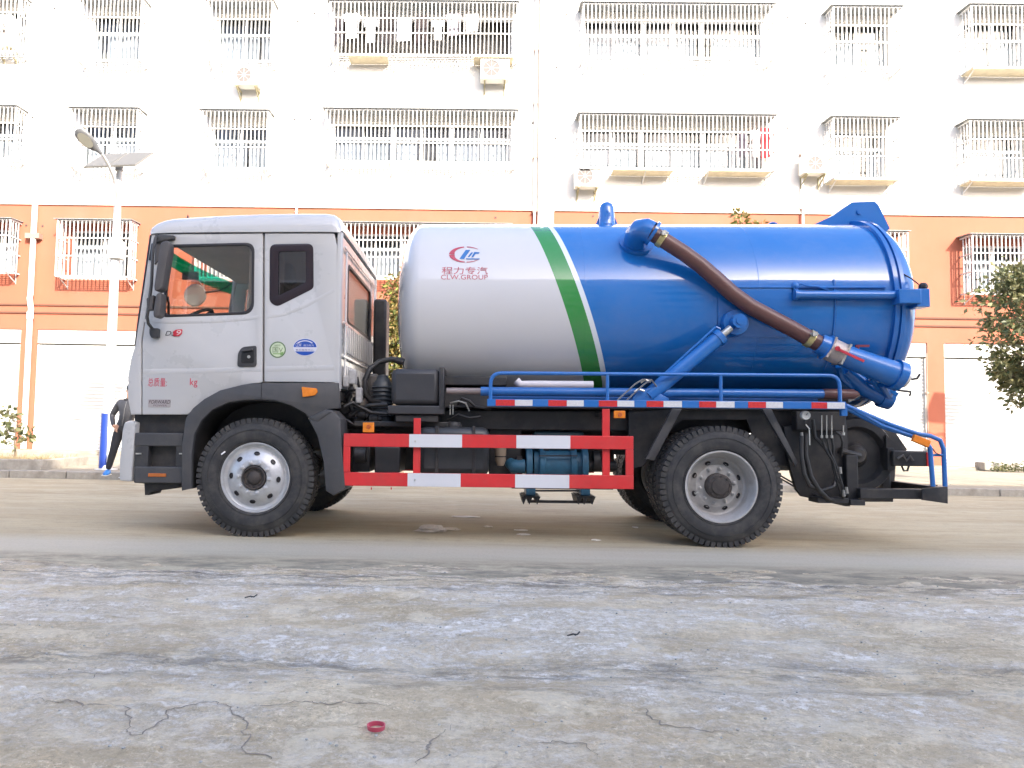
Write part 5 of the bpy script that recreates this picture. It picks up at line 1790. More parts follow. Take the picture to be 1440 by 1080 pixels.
# ================================================================== side guards
def make_guard(y, far=False):
    xL, xR = T(482.5, 650, .03).x, T(891, 650, .03).x
    zt1, zt2 = T(690, 611.5, .03).z, T(690, 630, .03).z
    zb1, zb2 = T(690, 666.5, .03).z, T(690, 685.5, .03).z
    m = MB()
    for (a, b) in ((zt2, zt1), (zb2, zb1)):
        m.box(xL, xR, y, y + 0.03, a, b)
    m.box(xL, T(492, 650, .03).x, y + .001, y + 0.029, zb1, zt2); m.box(T(880, 650, .03).x, xR, y + .001, y + 0.029, zb1, zt2)
    gd = obj('side_guard', m, P_RED, truck, bevel=0.004)
    if far: return gd
    for (a, b) in ((575, 649.5), (726, 802)):
        for (c, d, off) in ((zt2, zt1, 0), (zb2, zb1, -1.5)):
            q = MB(); xa, xb2 = T(a + off, 650, .03).x, T(b + off, 650, .03).x
            q.box(xa, xb2, y - 0.0025, y + 0.01, c + .001, d - .001)
            w_ = obj('white_panel', q, P_WHT, gd)
    for (a, b, t) in ((580.5, 590.5, 589), (848, 858.5, 573.5)):
        q = MB(); q.box(T(a, 650, .03).x, T(b, 650, .03).x, y + 0.032, y + 0.06, zb1 - .02, T(690, t, .03).z); obj('guard_post', q, P_RED, gd, bevel=0.003)
        q = MB(); xx = T((a + b) / 2, 650, .03).x; q.bar((xx, y + .06, T(690, t + 8, .03).z), (xx, y + .8, T(690, t + 8, .03).z), 0.04); obj('guard_bracket', q, P_FRAME, gd)
    for (a, b) in ((584, 620.5), (583.5, 675)):
        c = T(a, b, .03); q = MB(); q.lathe([(-0.006, 0), (-0.006, 0.008), (0, 0.009)], 'Y', (c.x, y - 0.002, c.z), 8); obj('bolt', q, P_STEEL, gd)
    for (a, b) in ((522, 687), (550, 687)):
        c = T(a, b, .03); q = MB(); q.box(c.x - .004, c.x + .004, y + .005, y + .02, c.z - 0.01, c.z + .01); obj('weld_tab', q, P_RED, gd)
    return gd
make_guard(0.03)
make_guard(2.36, True)
for (a, b) in ((509, 598, ), (864, 578)):
    pass
m = MB(); a1, a2 = T(510.5, 594, .05), T(526, 608, .05); m.box(a1.x, a2.x, .04, .06, a2.z, a1.z); o = obj('marker_lamp', m, P_ORNG, truck, bevel=0.004)
m = MB(); c = T(518.5, 600, .04); m.lathe([(-.004, 0), (-.004, .018), (0, .02)], 'Y', (c.x, .037, c.z), 12); obj('lamp_lens', m, mat('amber_dark', (0.45, 0.1, 0.02), .3), o)
m = MB(); a1, a2 = T(864, 577.5, .05), T(880, 588, .05); m.box(a1.x, a2.x, .07, .09, a2.z, a1.z); o = obj('marker_lamp', m, P_ORNG, truck, bevel=0.004)
m = MB(); c = T(872, 583, .07); m.lathe([(-.004, 0), (-.004, .018), (0, .02)], 'Y', (c.x, .067, c.z), 12); obj('lamp_lens', m, mat('amber_dark', (0.45, 0.1, 0.02), .3), o)

# ---------------- boxes behind the guard
def bx(name, px0, px1, py0, py1, y, d, mt, parent=truck, bevel=0.01):
    a1, a2 = T(px0, py0, y), T(px1, py1, y)
    m = MB(); m.box(a1.x, a2.x, y, y + d, a2.z, a1.z)
    return obj(name, m, mt, parent, bevel=bevel)
bx('battery_box', 527, 562, 628, 665, .22, .5, mat('battery_black', (0.03, 0.03, 0.032), 0.4, var=.1))
bx('air_dryer', 496, 520, 622, 664, .35, .4, P_FRAME)
m = MB(); a1 = T(505, 630, .3); m.tube([T(500, 640, .32), T(515, 640, .32)], 0.07, 14); obj('air_reservoir', m, P_FRAME, truck)
ft = bx('fuel_tank', 588, 688, 600, 669, .16, .62, mat('grey_fuel_tank', (0.045, 0.047, 0.05), 0.38, metal=.3, var=.15), bevel=0.06)
for px in (612, 664):
    a1 = T(px, 600, .15); a2 = T(px, 668, .15)
    m = MB(); m.box(a1.x, a1.x + .03, .152, .8, a2.z, a1.z + .006); obj('tank_strap', m, P_FRAME, ft, bevel=.004)
m = MB(); c = T(638, 598, .3); m.lathe([(-.06, .07), (0, .07), (.01, .065), (.03, .06), (.035, .0)], 'Z', (c.x, .34, c.z), 20)
for i in range(10):
    a = 2 * math.pi * i / 10; m.box(c.x + .068 * math.cos(a) - .008, c.x + .068 * math.cos(a) + .008, .34 + .068 * math.sin(a) - .008, .34 + .068 * math.sin(a) + .008, c.z - .05, c.z + .005)
obj('filler_cap', m, P_BLACK, ft)
bx('rear_cabinet', 688, 733, 588, 668, .62, .9, P_FRAME)
bx('cross_member', 600, 885, 576, 606, .55, .05, P_FRAME)
bx('dark_filler_box', 493, 864, 598, 664, 1.15, .5, P_FRAME)  # added dark mass that closes the bright gaps behind the guard
bx('cross_member', 860, 925, 585, 640, .9, .8, P_FRAME)
m = MB(); c = T(704, 640, .42); m.lathe([(-.1, .0), (-.1, .03), (-.05, .052), (.12, .055), (.12, 0)], 'Z', (c.x, .45, c.z), 16); fl = obj('filter_cup', m, mat('tan_filter', (0.28, 0.22, 0.16), .4), truck)
m = MB(); c = T(704, 642, .42); m.lathe([(-.005, .057), (.005, .057)], 'Z', (c.x, .45, c.z), 16); obj('filter_band', m, P_SEAL, fl)
# vacuum pump
pu = thing('vacuum_pump', None, None); pu.parent = truck
yp = .50
def pbx(name, *a, **k): return bx(name, *a, parent=pu, **k)
a1, a2 = T(764, 650, yp), T(808, 650, yp)
m = MB(); m.lathe([(a1.x, 0), (a1.x, .17), (a2.x, .17), (a2.x, 0)], 'X', (0, yp + .2, T(786, 655, yp).z), 32); obj('pump_body', m, P_PUMP, pu)
for px in (745, 764, 808, 824):
    a1 = T(px, 650, yp)
    m = MB(); m.lathe([(a1.x - .03, 0), (a1.x - .03, .195), (a1.x + .03, .195), (a1.x + .03, 0)], 'X', (0, yp + .2, T(786, 655, yp).z), 32); obj('pump_flange', m, P_PUMP, pu, bevel=.006)
m = MB(); a1 = T(752, 650, yp); a2 = T(822, 650, yp); m.lathe([(a1.x, 0), (a1.x, .15), (a2.x, .15), (a2.x, 0)], 'X', (0, yp + .2, T(786, 655, yp).z), 24); obj('pump_neck', m, P_PUMP, pu)
m = MB()
for px in (768, 804):
    for py in (632, 668):
        m.tube([T(px - 4, py, yp - .01), T(px + 4, py, yp - .01)], .012, 6)
obj('pump_bolts', m, P_FRAME, pu)['kind'] = 'stuff'
m = MB(); m.bar(T(758, 641, yp + .0), T(812, 641, yp + .0), .012); obj('tie_rod', m, P_FRAME, pu)
pbx('pump_top', 750, 822, 606, 634, yp + .08, .3, mat('dark_teal', (0.02, 0.055, 0.07), .5, var=.2), bevel=.03)
m = MB(); c = T(785, 606, yp); m.lathe([(0, .07), (.05, .065), (.06, .03), (.12, .028)], 'Z', (c.x, yp + .2, c.z), 16); obj('pump_inlet', m, mat('dark_teal', (0.02, 0.055, 0.07)), pu)
m = MB(); c = T(722, 660, yp); m.tube([T(716, 650, yp + .1), T(722, 656, yp + .05), T(738, 656, yp + .05)], [.05, .07, .07], 14); obj('pump_outlet', m, P_PUMP, pu, ang=60)
m = MB(); a1 = T(727, 656, yp + .05); m.lathe([(a1.x, .0), (a1.x, .10), (a1.x + .05, .10), (a1.x + .05, 0)], 'X', (0, yp + .1, a1.z), 24); obj('pulley', m, P_FRAME, pu)
m = MB(); a1 = T(838, 650, yp); m.tube([T(828, 655, yp + .2), T(866, 655, yp + .2)], .05, 12); m.lathe([(a1.x, .0), (a1.x, .1), (a1.x + .06, .1), (a1.x + .06, 0)], 'X', (0, yp + .2, a1.z), 20); obj('drive_shaft', m, P_FRAME, pu)
for px in (741, 818):
    pbx('pump_foot', px - 1, px + 12, 680, 697, yp - .02, .35, P_PUMP, bevel=.006)
    a1, a2 = T(px - 5, 697, yp), T(px + 16, 699.5, yp)
    m = MB(); m.box(a1.x, a2.x, yp - .05, yp + .4, a2.z, a1.z)
    for dx in (-5, 3, 14):
        c = T(px + dx, 709, yp); e = T(px + dx, 698, yp); m.add([(e.x - .02, yp - .05, e.z), (e.x + .03, yp - .05, e.z), (c.x, yp - .05, c.z), (e.x - .02, yp + .4, e.z), (e.x + .03, yp + .4, e.z), (c.x, yp + .4, c.z)], [(0, 1, 2), (3, 5, 4), (0, 2, 5, 3), (1, 4, 5, 2), (0, 3, 4, 1)])
    obj('foot_channel', m, P_FRAME, pu)
m = MB(); m.bar(T(742, 705, yp), T(830, 706, yp), .025); m.bar(T(752, 690, yp + .1), T(820, 690, yp + .1), .018); obj('foot_bar', m, P_FRAME, pu)
m = MB(); a1 = T(720, 684, .2); a2 = T(865, 690, .2); m.box(a1.x, a2.x, .3, .36, a2.z, a1.z + .03); obj('lower_rail', m, P_FRAME, truck)

# ================================================================== behind the cab
ob_ = bx('oil_tank', 550, 618, 518, 570, .18, .8, mat('matt_black_tank', (0.035, 0.035, 0.038), .5, var=.12, bump=.08), bevel=.05)
bx('tank_end_band', 617.5, 624, 516, 577, .17, .82, P_FRAME, ob_, .008)
bx('oil_tank_base', 545, 624, 570, 583, .17, .82, mat('matt_black_tank', (0.035, 0.035, 0.038)), ob_, .01)
bx('cover_box', 556, 616, 583, 594, .2, .75, P_FRAME, truck, .01)
bx('frame_bracket', 616, 690, 580, 597, .6, .3, P_FRAME)
bx('floor_plate', 497, 640, 592, 601, .3, .5, P_FRAME)
m = MB(); c = T(601, 508, .6); m.box(c.x - .042, c.x + .042, .55, .65, c.z - .03, c.z + .045); m.tube([(c.x, .6, c.z - .03), (c.x, .6, c.z - .1)], .03, 10); obj('breather', m, mat('brown_breather', (0.12, .09, .08), .5), ob_)
# intake snorkel
bx('air_intake', 525.5, 541, 420, 600, 2.0, .3, P_FRAME, truck, .03)
# air cleaner with ribs
m = MB(); c = T(536, 553, .6)
m.lathe([(-.32, 0), (-.32, .10), (.05, .10), (.08, .07), (.13, .05), (.14, 0)], 'Z', (c.x, .7, c.z + .05), 24)
for i in range(8): m.lathe([(-.28 + i * .04, .10), (-.27 + i * .04, .115), (-.26 + i * .04, .10)], 'Z', (c.x, .7, c.z + .05), 24)
obj('air_cleaner', m, mat('dark_blue_grey', (0.06, 0.07, 0.08), .45, var=.2), truck, ang=50)
m = MB(); m.lathe([(-.2, 0), (-.2, .06), (.12, .06), (.15, .03), (.15, 0)], 'Z', (T(521, 545, .7).x, .9, T(521, 545, .7).z), 16); obj('air_cylinder', m, P_STEEL if False else mat('grey_cast', (.12, .11, .1), .5, var=.2), truck)
hoses = [
 [(567, 507, .5), (550, 505, .5), (533, 509, .5), (520, 519, .45), (513, 535, .42), (513, 552, .42), (520, 563, .45), (534, 566, .5)],
 [(492, 585, .4), (505, 575, .4), (520, 570, .4), (545, 569, .4)],
 [(484, 560, .5), (492, 550, .5), (505, 548, .5), (510, 560, .55), (500, 575, .5)],
 [(480, 588, .35), (490, 592, .3), (500, 600, .35), (512, 598, .35)],
 [(488, 525, .7), (495, 545, .6), (490, 566, .5), (497, 580, .5)],
 [(502, 530, .6), (506, 550, .6), (498, 565, .6), (490, 575, .6)],
 [(484, 572, .3), (496, 566, .32), (506, 572, .34), (522, 580, .36), (545, 582, .36)],
 [(640, 575, .5), (650, 560, .4), (660, 564, .4), (668, 572, .4), (690, 575, .5)],
 [(630, 590, .4), (645, 583, .35), (660, 588, .35), (676, 586, .35)],
]
for i, h in enumerate(hoses):
    m = MB(); m.tube([T(*p) for p in h], (.026, .02, .016, .012, .018, .014, .016, .014, .012)[i], 8); obj('hose', m, P_BHOSE, truck, ang=60)
m = MB(); c = T(566, 507, .5); m.tube([T(556, 506, .5), T(568, 509, .5)], .034, 10); obj('hose_end', m, P_SEAL, truck)
for (px, py, s_) in ((494, 540, .05), (488, 556, .06), (500, 562, .045), (486, 575, .06), (496, 590, .05), (508, 585, .05), (530, 590, .06), (655, 566, .035), (672, 562, .05), (640, 568, .04)):
    c = T(px, py, .6); m = MB()
    m.lathe([(-s_, 0), (-s_, s_ * .8), (s_ * .3, s_ * .85), (s_ * .5, s_ * .5), (s_, s_ * .45), (s_, 0)], random.choice('XYZ'), (c.x, .6 + random.uniform(-.15, .15), c.z), 12); m.box(c.x - s_ * .6, c.x + s_ * .6, .58, .66, c.z - s_ * 1.3, c.z - s_ * .7)
    obj('valve_block', m, random.choice((P_FRAME, P_BLACK, mat('grey_cast', (.12, .11, .1)))), truck)
for (px, py) in ((633, 574), (637, 574)):
    m = MB(); m.bar(T(px, 569, .35), T(px, 583, .35), .008); obj('level_rod', m, P_STEEL, truck)
m = MB(); m.tube([T(633, 567, .4), T(645, 564, .38), T(655, 567, .38), T(660, 578, .4)], .008, 6); obj('steel_line', m, P_STEEL, truck)
m = MB(); c = T(523, 588, 1.2); m.sphere((c.x, .8, c.z), .03, 8, 6); obj('white_cap', m, mat('white_cap', (.7, .7, .7), .4), truck)
# cab tilt bracket, light cast parts behind rear corner
for (px, py, w_, h_) in ((482, 528, 8, 16), (490, 520, 10, 20), (500, 545, 8, 22)):
    bx('cab_mount', px, px + w_, py, py + h_, .3, .1, mat('light_grey_cast', (.38, .37, .36), .5, var=.25, scale=20), truck, .01)

# ================================================================== rear mud flaps and struts
plate('rear_arch', TP([(884, 580), (960, 575), (940, 590), (925, 625), (905, 655), (884, 660)], .45), [], .45, .04, P_FRAME, truck)
plate('flap_strut', TP([(945, 575), (959, 575), (920, 648), (908, 645)], .2), [], .2, .05, P_FENDER, truck, .005)
plate('flap_strut', TP([(1072, 575), (1085, 575), (1122, 650), (1119, 656)], .2), [], .2, .05, P_FENDER, truck, .005)
plate('inner_panel', TP([(885, 574), (1190, 573), (1190, 600), (1140, 640), (1118, 655), (1075, 655), (1050, 590), (960, 590), (900, 640), (885, 640)], .5), [], .5, .03, P_FRAME, truck)  # stretched towards the wheel to cover a bright gap with darkness
bx('suspension_bracket', 1085, 1112, 644, 662, .55, .35, mat('grey_cast2', (.2, .19, .18), .5, var=.2), truck, .02)
plate('rear_frame_plate', TP([(1110, 600), (1200, 590), (1205, 714), (1198, 714), (1150, 703), (1136, 700), (1128, 690), (1118, 655)], .3), [], .42, .06, P_FRAME, truck, .004)
for d in (0, 4):
    m = MB(); m.tube([T(1096, 668 + d, .5), T(1134, 690 + d, .45), T(1150, 697 + d, .4)], .008, 6); obj('brake_line', m, P_BHOSE, truck)
# hose reel / big dark drum at the rear
c = T(1200, 640, .55)
m = MB(); m.lathe([(0, 0), (0, .10), (.03, .12), (.03, .24), (-.02, .27), (-.02, .34), (.02, .36), (.3, .36), (.3, 0)], 'Y', (c.x, .5, c.z), 48)
dr = obj('spare_wheel', m, P_FRAME, truck, ang=40)
m = MB(); m.lathe([(-.06, 0), (-.06, .06), (-.03, .09), (0, .10)], 'Y', (c.x, .5, c.z), 20); m.tube([(c.x + .0, .44, c.z), (c.x - .1, .40, c.z + .02), (c.x - .2, .40, c.z + .05)], .03, 10)
obj('wheel_hub', m, mat('dark_grease', (.06, .055, .05), .35, var=.3), dr)
plate('rear_side_plate', TP([(1188, 575), (1250, 600), (1272, 632), (1256, 650), (1252, 705), (1205, 705), (1200, 640), (1190, 620)], 1.0), [], .95, .05, P_FRAME, truck)
bx('rear_post', 1240, 1253, 655, 690, .6, .08, P_FRAME)
bx('rear_post', 1190, 1208, 640, 705, .35, .08, P_FRAME)
# tail lamp unit
tl = bx('tail_lamp_box', 1256, 1306, 634, 656, .35, .12, P_FRAME, truck, .01)
bx('tail_lamp', 1303, 1307, 636, 656, .34, .14, mat('red_lens', (.45, .02, .02), .2), tl, .004)
m = MB(); m.tube([T(1262, 645, .33), T(1270, 640, .33), T(1275, 648, .33), T(1280, 641, .33), T(1284, 648, .33)], .012, 6); obj('wiring', m, mat('grey_cast', (.12, .11, .1)), tl)
m = MB(); m.tube([T(1268, 655, .33), T(1271, 662, .33), T(1276, 662, .33), T(1278, 655, .33)], .009, 6); obj('wiring', m, P_BHOSE, tl)
bx('mount_plate', 1248, 1258, 630, 662, .4, .3, P_FRAME, tl, .004)
plate('brace_plate', TP([(1246, 612), (1272, 634), (1258, 636), (1246, 640)], .45), [], .45, .03, P_FRAME, truck)
# rear under-run frame
a1, a2 = T(1210, 687, .25), T(1320, 704, .25)
m = MB(); m.box(a1.x, a2.x, .25, .33, a2.z + .01, a1.z); ur = obj('underrun_beam', m, P_FRAME, truck, bevel=.006)
plate('underrun_end', TP([(1296, 687), (1332, 684), (1332, 708), (1296, 703)], .2), [], .19, .02, P_FRAME, ur, .003)
m = MB(); a1, a2 = T(1318, 685, .2), T(1332, 706, .2); m.box(a1.x, a2.x, .2, 2.3, a2.z, a1.z); obj('rear_bumper', m, P_FRAME, ur, bevel=.01)
m = MB(); a1, a2 = T(1200, 680, 1.0), T(1300, 690, 1.0); m.box(a1.x, a2.x + .1, .95, 1.02, a2.z, a1.z); obj('cross_beam', m, P_FRAME, ur)
for (x0, x1, y0, y1) in ((1150, 1194, 700, 708), (1196, 1217, 703, 711)):
    bx('step_bracket', x0, x1, y0, y1, .25, .2, P_FRAME, truck, .004)
# sloped handrail to the rear
yy = .12
rr = rail('rear_handrail', [T(1189, 570, yy), T(1250, 596, yy), T(1290, 610, yy), T(1308, 613, yy), T(1322, 619, yy), T(1327, 632, yy), T(1329, 684, yy)], .020, truck)
rail('handrail_bar', [T(1189, 574, yy + .25), T(1240, 600, yy + .2), T(1290, 616, yy + .1), T(1303, 622, yy), T(1308, 630, yy), T(1312, 684, yy)], .020, rr)
rail('handrail_bar', [T(1192, 571, yy), T(1240, 598, yy), T(1280, 612, yy)], .016, rr)
rail('handrail_tie', [T(1308, 640, yy), T(1328, 640, yy)], .012, rr)
rail('handrail_wire', [T(1307, 625, yy), T(1316, 637, yy - .02), T(1328, 643, yy)], .005, rr, P_BHOSE)
o = bx('marker_lamp', -8, 8, -4, 4, .1, .04, P_ORNG, truck, .004) if False else None
c = T(1294, 620, .1); m = MB(); m.box(-.075, .075, -.02, .02, -.032, .032); o = obj('marker_lamp', m, P_ORNG, truck, bevel=.006); o.location = (c.x, .09, c.z); o.rotation_euler.y = R(22)
bx('rail_bracket', 1183, 1192, 573, 585, .1, .04, P_BLUE2, truck, .003)
# gauge, levers, hoses
c = T(1132.5, 584, .14)
m = MB(); m.lathe([(.03, 0), (.03, .038), (-.015, .040), (-.018, .036), (-.010, .033), (-.010, 0)], 'Y', (c.x, .14, c.z), 24); ga = obj('pressure_gauge', m, mat('gauge_face', (.62, .62, .6), .3), truck)
m = MB(); m.bar((c.x, .127, c.z), (c.x + .015, .127, c.z + .018), .004); m.tube([(c.x, .15, c.z - .04), (c.x, .15, c.z - .09)], .01, 8); obj('gauge_needle', m, P_SEAL, ga)
rail('gauge_pipe', [T(1133, 597, .14), T(1138, 603, .14), T(1138.5, 626, .14)], .006, ga, P_STEEL)
bx('valve_bank', 1120, 1190, 578, 606, .30, .12, P_FRAME, truck, .01)
for px in (1155.5, 1162.5, 1169.5, 1186):
    y0_, y1_ = (584, 612) if px < 1180 else (598, 608)
    m = MB(); m.bar(T(px, y0_, .18), T(px, y1_, .18), .008); m.tube([T(px, y1_, .18), T(px, y1_ + 4, .18)], .012, 6)
    obj('valve_lever', m, P_STEEL, truck)
hz = [
 [(1127, 613, .2), (1127, 640, .18), (1130, 665, .16), (1138, 683, .18), (1155, 690, .25), (1172, 684, .3), (1180, 660, .35)],
 [(1133, 610, .22), (1133, 640, .2), (1140, 670, .18), (1152, 690, .2), (1165, 702, .25), (1185, 706, .3)],
 [(1143, 590, .22), (1146, 615, .22), (1160, 630, .22), (1170, 645, .22), (1175, 670, .22), (1182, 690, .22), (1186, 700, .25)],
 [(1156, 616, .2), (1160, 630, .2), (1172, 650, .2), (1178, 672, .2), (1190, 697, .22)],
 [(1163, 616, .2), (1166, 632, .2), (1176, 655, .2), (1184, 680, .2), (1188, 694, .22)],
 [(1170, 616, .2), (1172, 630, .2), (1171, 650, .25), (1178, 676, .25)],
 [(1175, 607, .24), (1182, 612, .24), (1185, 622, .24), (1183, 640, .3)],
]
for i, h in enumerate(hz):
    m = MB(); m.tube([T(*p) for p in h], (.02, .022, .016, .009, .009, .01, .012)[i], 8); obj('hose', m, P_BHOSE, truck, ang=60)
for (px, py) in ((1127, 613), (1186, 694), (1190, 690), (1181, 662)):
    m = MB(); m.tube([T(px, py - 5, .2), T(px + 1, py + 4, .2)], .014, 8); obj('hose_fitting', m, mat('worn_steel', (.3, .29, .27), .4, metal=.7), truck)
# ================================================================== street lamp
def make_lamp(label, X, Y):
    t = thing('street_lamp', label, 'street lamp', (X, Y, 0), 0, 'solar street lamps along the pavement')
    ML = mat('white_lamp_pole', (0.62, 0.61, 0.58), 0.45, var=0.04)
    def P(px, py, dy=0.0):
        p = U(px, py, LY + dy); return (p.x - LX, p.y - LY, p.z)
    m = MB(); m.tube([(0, 0, 0.1), (0, 0, 4.4), (0, 0, P(172, 228)[2])], [0.095, 0.075, 0.045], 16); obj('pole', m, ML, t)
    m = MB(); m.lathe([(0.1, 0.0), (0.1, 0.2), (0.125, 0.2), (0.13, 0.11), (0.2, 0.1)], 'Z', (0, 0, 0), 16); obj('base_flange', m, ML, t)
    m = MB(); m.lathe([(0.14, 0.105), (1.15, 0.10), (1.15, 0.09)], 'Z', (-0.02, -0.0, 0), 20)
    obj('blue_wrap', m, mat('blue_wrap', (0.012, 0.04, 0.24), 0.45, var=0.08), t)
    # lamp arm rising to the left and towards the road
    hd = Vector(P(143, 216, -0.9)); a0 = Vector(P(172, 285)); a0.x = 0; a0.y = 0
    mid = a0.lerp(hd, 0.5) + Vector((0.12, 0, -0.12))
    pts = [a0 + (mid - a0) * 2 * 0.0, a0 * .75 + mid * .5 - (a0 * .25), mid, hd]
    pts = []
    for i in range(13):
        u = i / 12
        pts.append(a0 * (1 - u) ** 2 + Vector(P(166, 250, -.3)) * 2 * u * (1 - u) + hd * u * u)
    m = MB(); m.tube(pts, [0.035 - 0.012 * i / 12 for i in range(13)], 10); ar = obj('arm', m, ML, t, ang=60)
    m = MB(); m.tube([(0, 0, 4.3), tuple(pts[6] + Vector((0.02, 0, -.05)))], 0.012, 6); obj('arm_stay', m, mat('grey_stay', (.3, .3, .3), .5), ar)
    # head
    tip = Vector(P(107, 183, -1.15)); dv = (tip - hd); HL = dv.length / .60; dv.normalize()
    m = MB()
    ring = [(0, .03, .03), (.09, .04, .035), (.16, .08, .04), (.30, .13, .045), (.45, .13, .04), (.56, .09, .03), (.60, .03, .015)]
    ln = Vector((.1, -.75, -.65)); ln = (ln - dv * ln.dot(dv)).normalized(); up = -ln; side = dv.cross(up).normalized()
    vs = []
    for (d, w_, h_) in ring:
        for j in range(14):
            a = 2 * math.pi * j / 14
            vs.append(hd + dv * d * HL + side * w_ * math.cos(a) + up * h_ * math.sin(a))
    m.add(vs, [(i * 14 + j, i * 14 + (j + 1) % 14, (i + 1) * 14 + (j + 1) % 14, (i + 1) * 14 + j) for i in range(6) for j in range(14)] + [tuple(range(14)), tuple(range(84, 98))])
    hh = obj('lamp_head', m, mat('grey_lamp_head', (.10, .10, .10), .45, var=.1), t, ang=50)
    m = MB(); vs = []
    for j in range(20):
        a = 2 * math.pi * j / 20
        vs.append(hd + dv * (.36 + .17 * math.cos(a)) * HL + side * .095 * math.sin(a) - up * (0.052))
    m.add(vs, [tuple(range(20))]); obj('lens', m, mat('lamp_lens', (.22, .21, .17), .25), hh)
    # solar panel tilted to the south (towards the camera)
    pa = thing('solar_panel', None, None); pa.parent = t
    pa.location = (0.0, 0, P(172, 226)[2]); pa.rotation_euler = (R(38), 0, R(-8)); pa.scale = (.88, .88, 1)
    for s in (-1, 1):
        m = MB(); m.box(-.60 if s < 0 else .01, -.01 if s < 0 else .60, -.42, .42, 0, .03)
        f_ = obj('panel', m, mat('panel_back', (.2, .19, .17), .5), pa)
        m = MB(); m.box((-.58 if s < 0 else .03), (-.03 if s < 0 else .58), -.40, .40, .031, .034); obj('cells', m, mat('solar_cells', (.12, .115, .105), .5), f_)
    m = MB(); m.bar((-.5, 0, -.02), (.5, 0, -.02), .03); obj('panel_bracket', m, mat('grey_stay', (.3, .3, .3)), pa)
    zp = P(172, 226)[2]; m = MB(); m.lathe([(zp - .2, .07), (zp - .02, .07)], 'Z', (0, 0, 0), 12); obj('panel_collar', m, mat('grey_stay', (.3, .3, .3)), t)
    m = MB(); m.box(-.10, .14, -.13, .10, 4.05, 4.4)
    obj('control_box', m, ML, t, bevel=.02)
    return t
lb = G(149, 664, 0.12)
LX, LY = U(149, 660, 13.8).x, 13.8
lx0 = U(172, 262, LY).x
make_lamp('white solar street lamp with a blue wrapped base beside the man', LX, LY)
make_lamp('second white solar street lamp beyond the right edge, casting its shadow on the shutters', U(1330, 576, YB).x + .52 * (YB - LY), LY)

# ================================================================== trees
def leaf_mat(name, c1, c2, c3=None, trans=0.25):
    m = bpy.data.materials.new(name); m.use_nodes = True
    n = m.node_tree; b = n.nodes['Principled BSDF']
    gi = n.nodes.new('ShaderNodeNewGeometry')
    cr = n.nodes.new('ShaderNodeValToRGB')
    cr.color_ramp.elements[0].color = (*c1, 1); cr.color_ramp.elements[1].color = (*c2, 1)
    if c3:
        e = cr.color_ramp.elements.new(0.97); e.color = (*c3, 1)
        cr.color_ramp.elements[1].position = 0.9
    n.links.new(gi.outputs['Random Per Island'], cr.inputs[0])
    n.links.new(cr.outputs[0], b.inputs['Base Color'])
    b.inputs['Roughness'].default_value = 0.5
    tr = n.nodes.new('ShaderNodeBsdfTranslucent')
    n.links.new(cr.outputs[0], tr.inputs[0])
    mx = n.nodes.new('ShaderNodeMixShader'); mx.inputs[0].default_value = trans
    n.links.new(b.outputs[0], mx.inputs[1]); n.links.new(tr.outputs[0], mx.inputs[2])
    n.links.new(mx.outputs[0], n.nodes['Material Output'].inputs[0])
    return m
LEAF = leaf_mat('broad_green_leaf', (0.05, 0.075, 0.028), (0.16, 0.19, 0.07), (0.24, 0.22, 0.10))
LEAF2 = leaf_mat('yellow_green_leaf', (0.06, 0.11, 0.02), (0.24, 0.30, 0.055), (0.36, 0.22, 0.08))
BARK = mat('grey_brown_bark', (0.16, 0.12, 0.085), 0.9, var=0.3, scale=12, bump=0.4)
def leaf(m, p, d, s, rnd, wide=0.5):
    d = d.normalized()
    sd = d.cross(Vector((rnd.uniform(-1, 1), rnd.uniform(-1, 1), rnd.uniform(-1, 1)))).normalized()
    nn = d.cross(sd)
    a = p; b = p + d * s * .45 + sd * s * wide * .5 + nn * s * .06; c = p + d * s; e = p + d * s * .45 - sd * s * wide * .5 + nn * s * .06
    m.add([a, b, c, e], [(0, 1, 2), (0, 2, 3)])
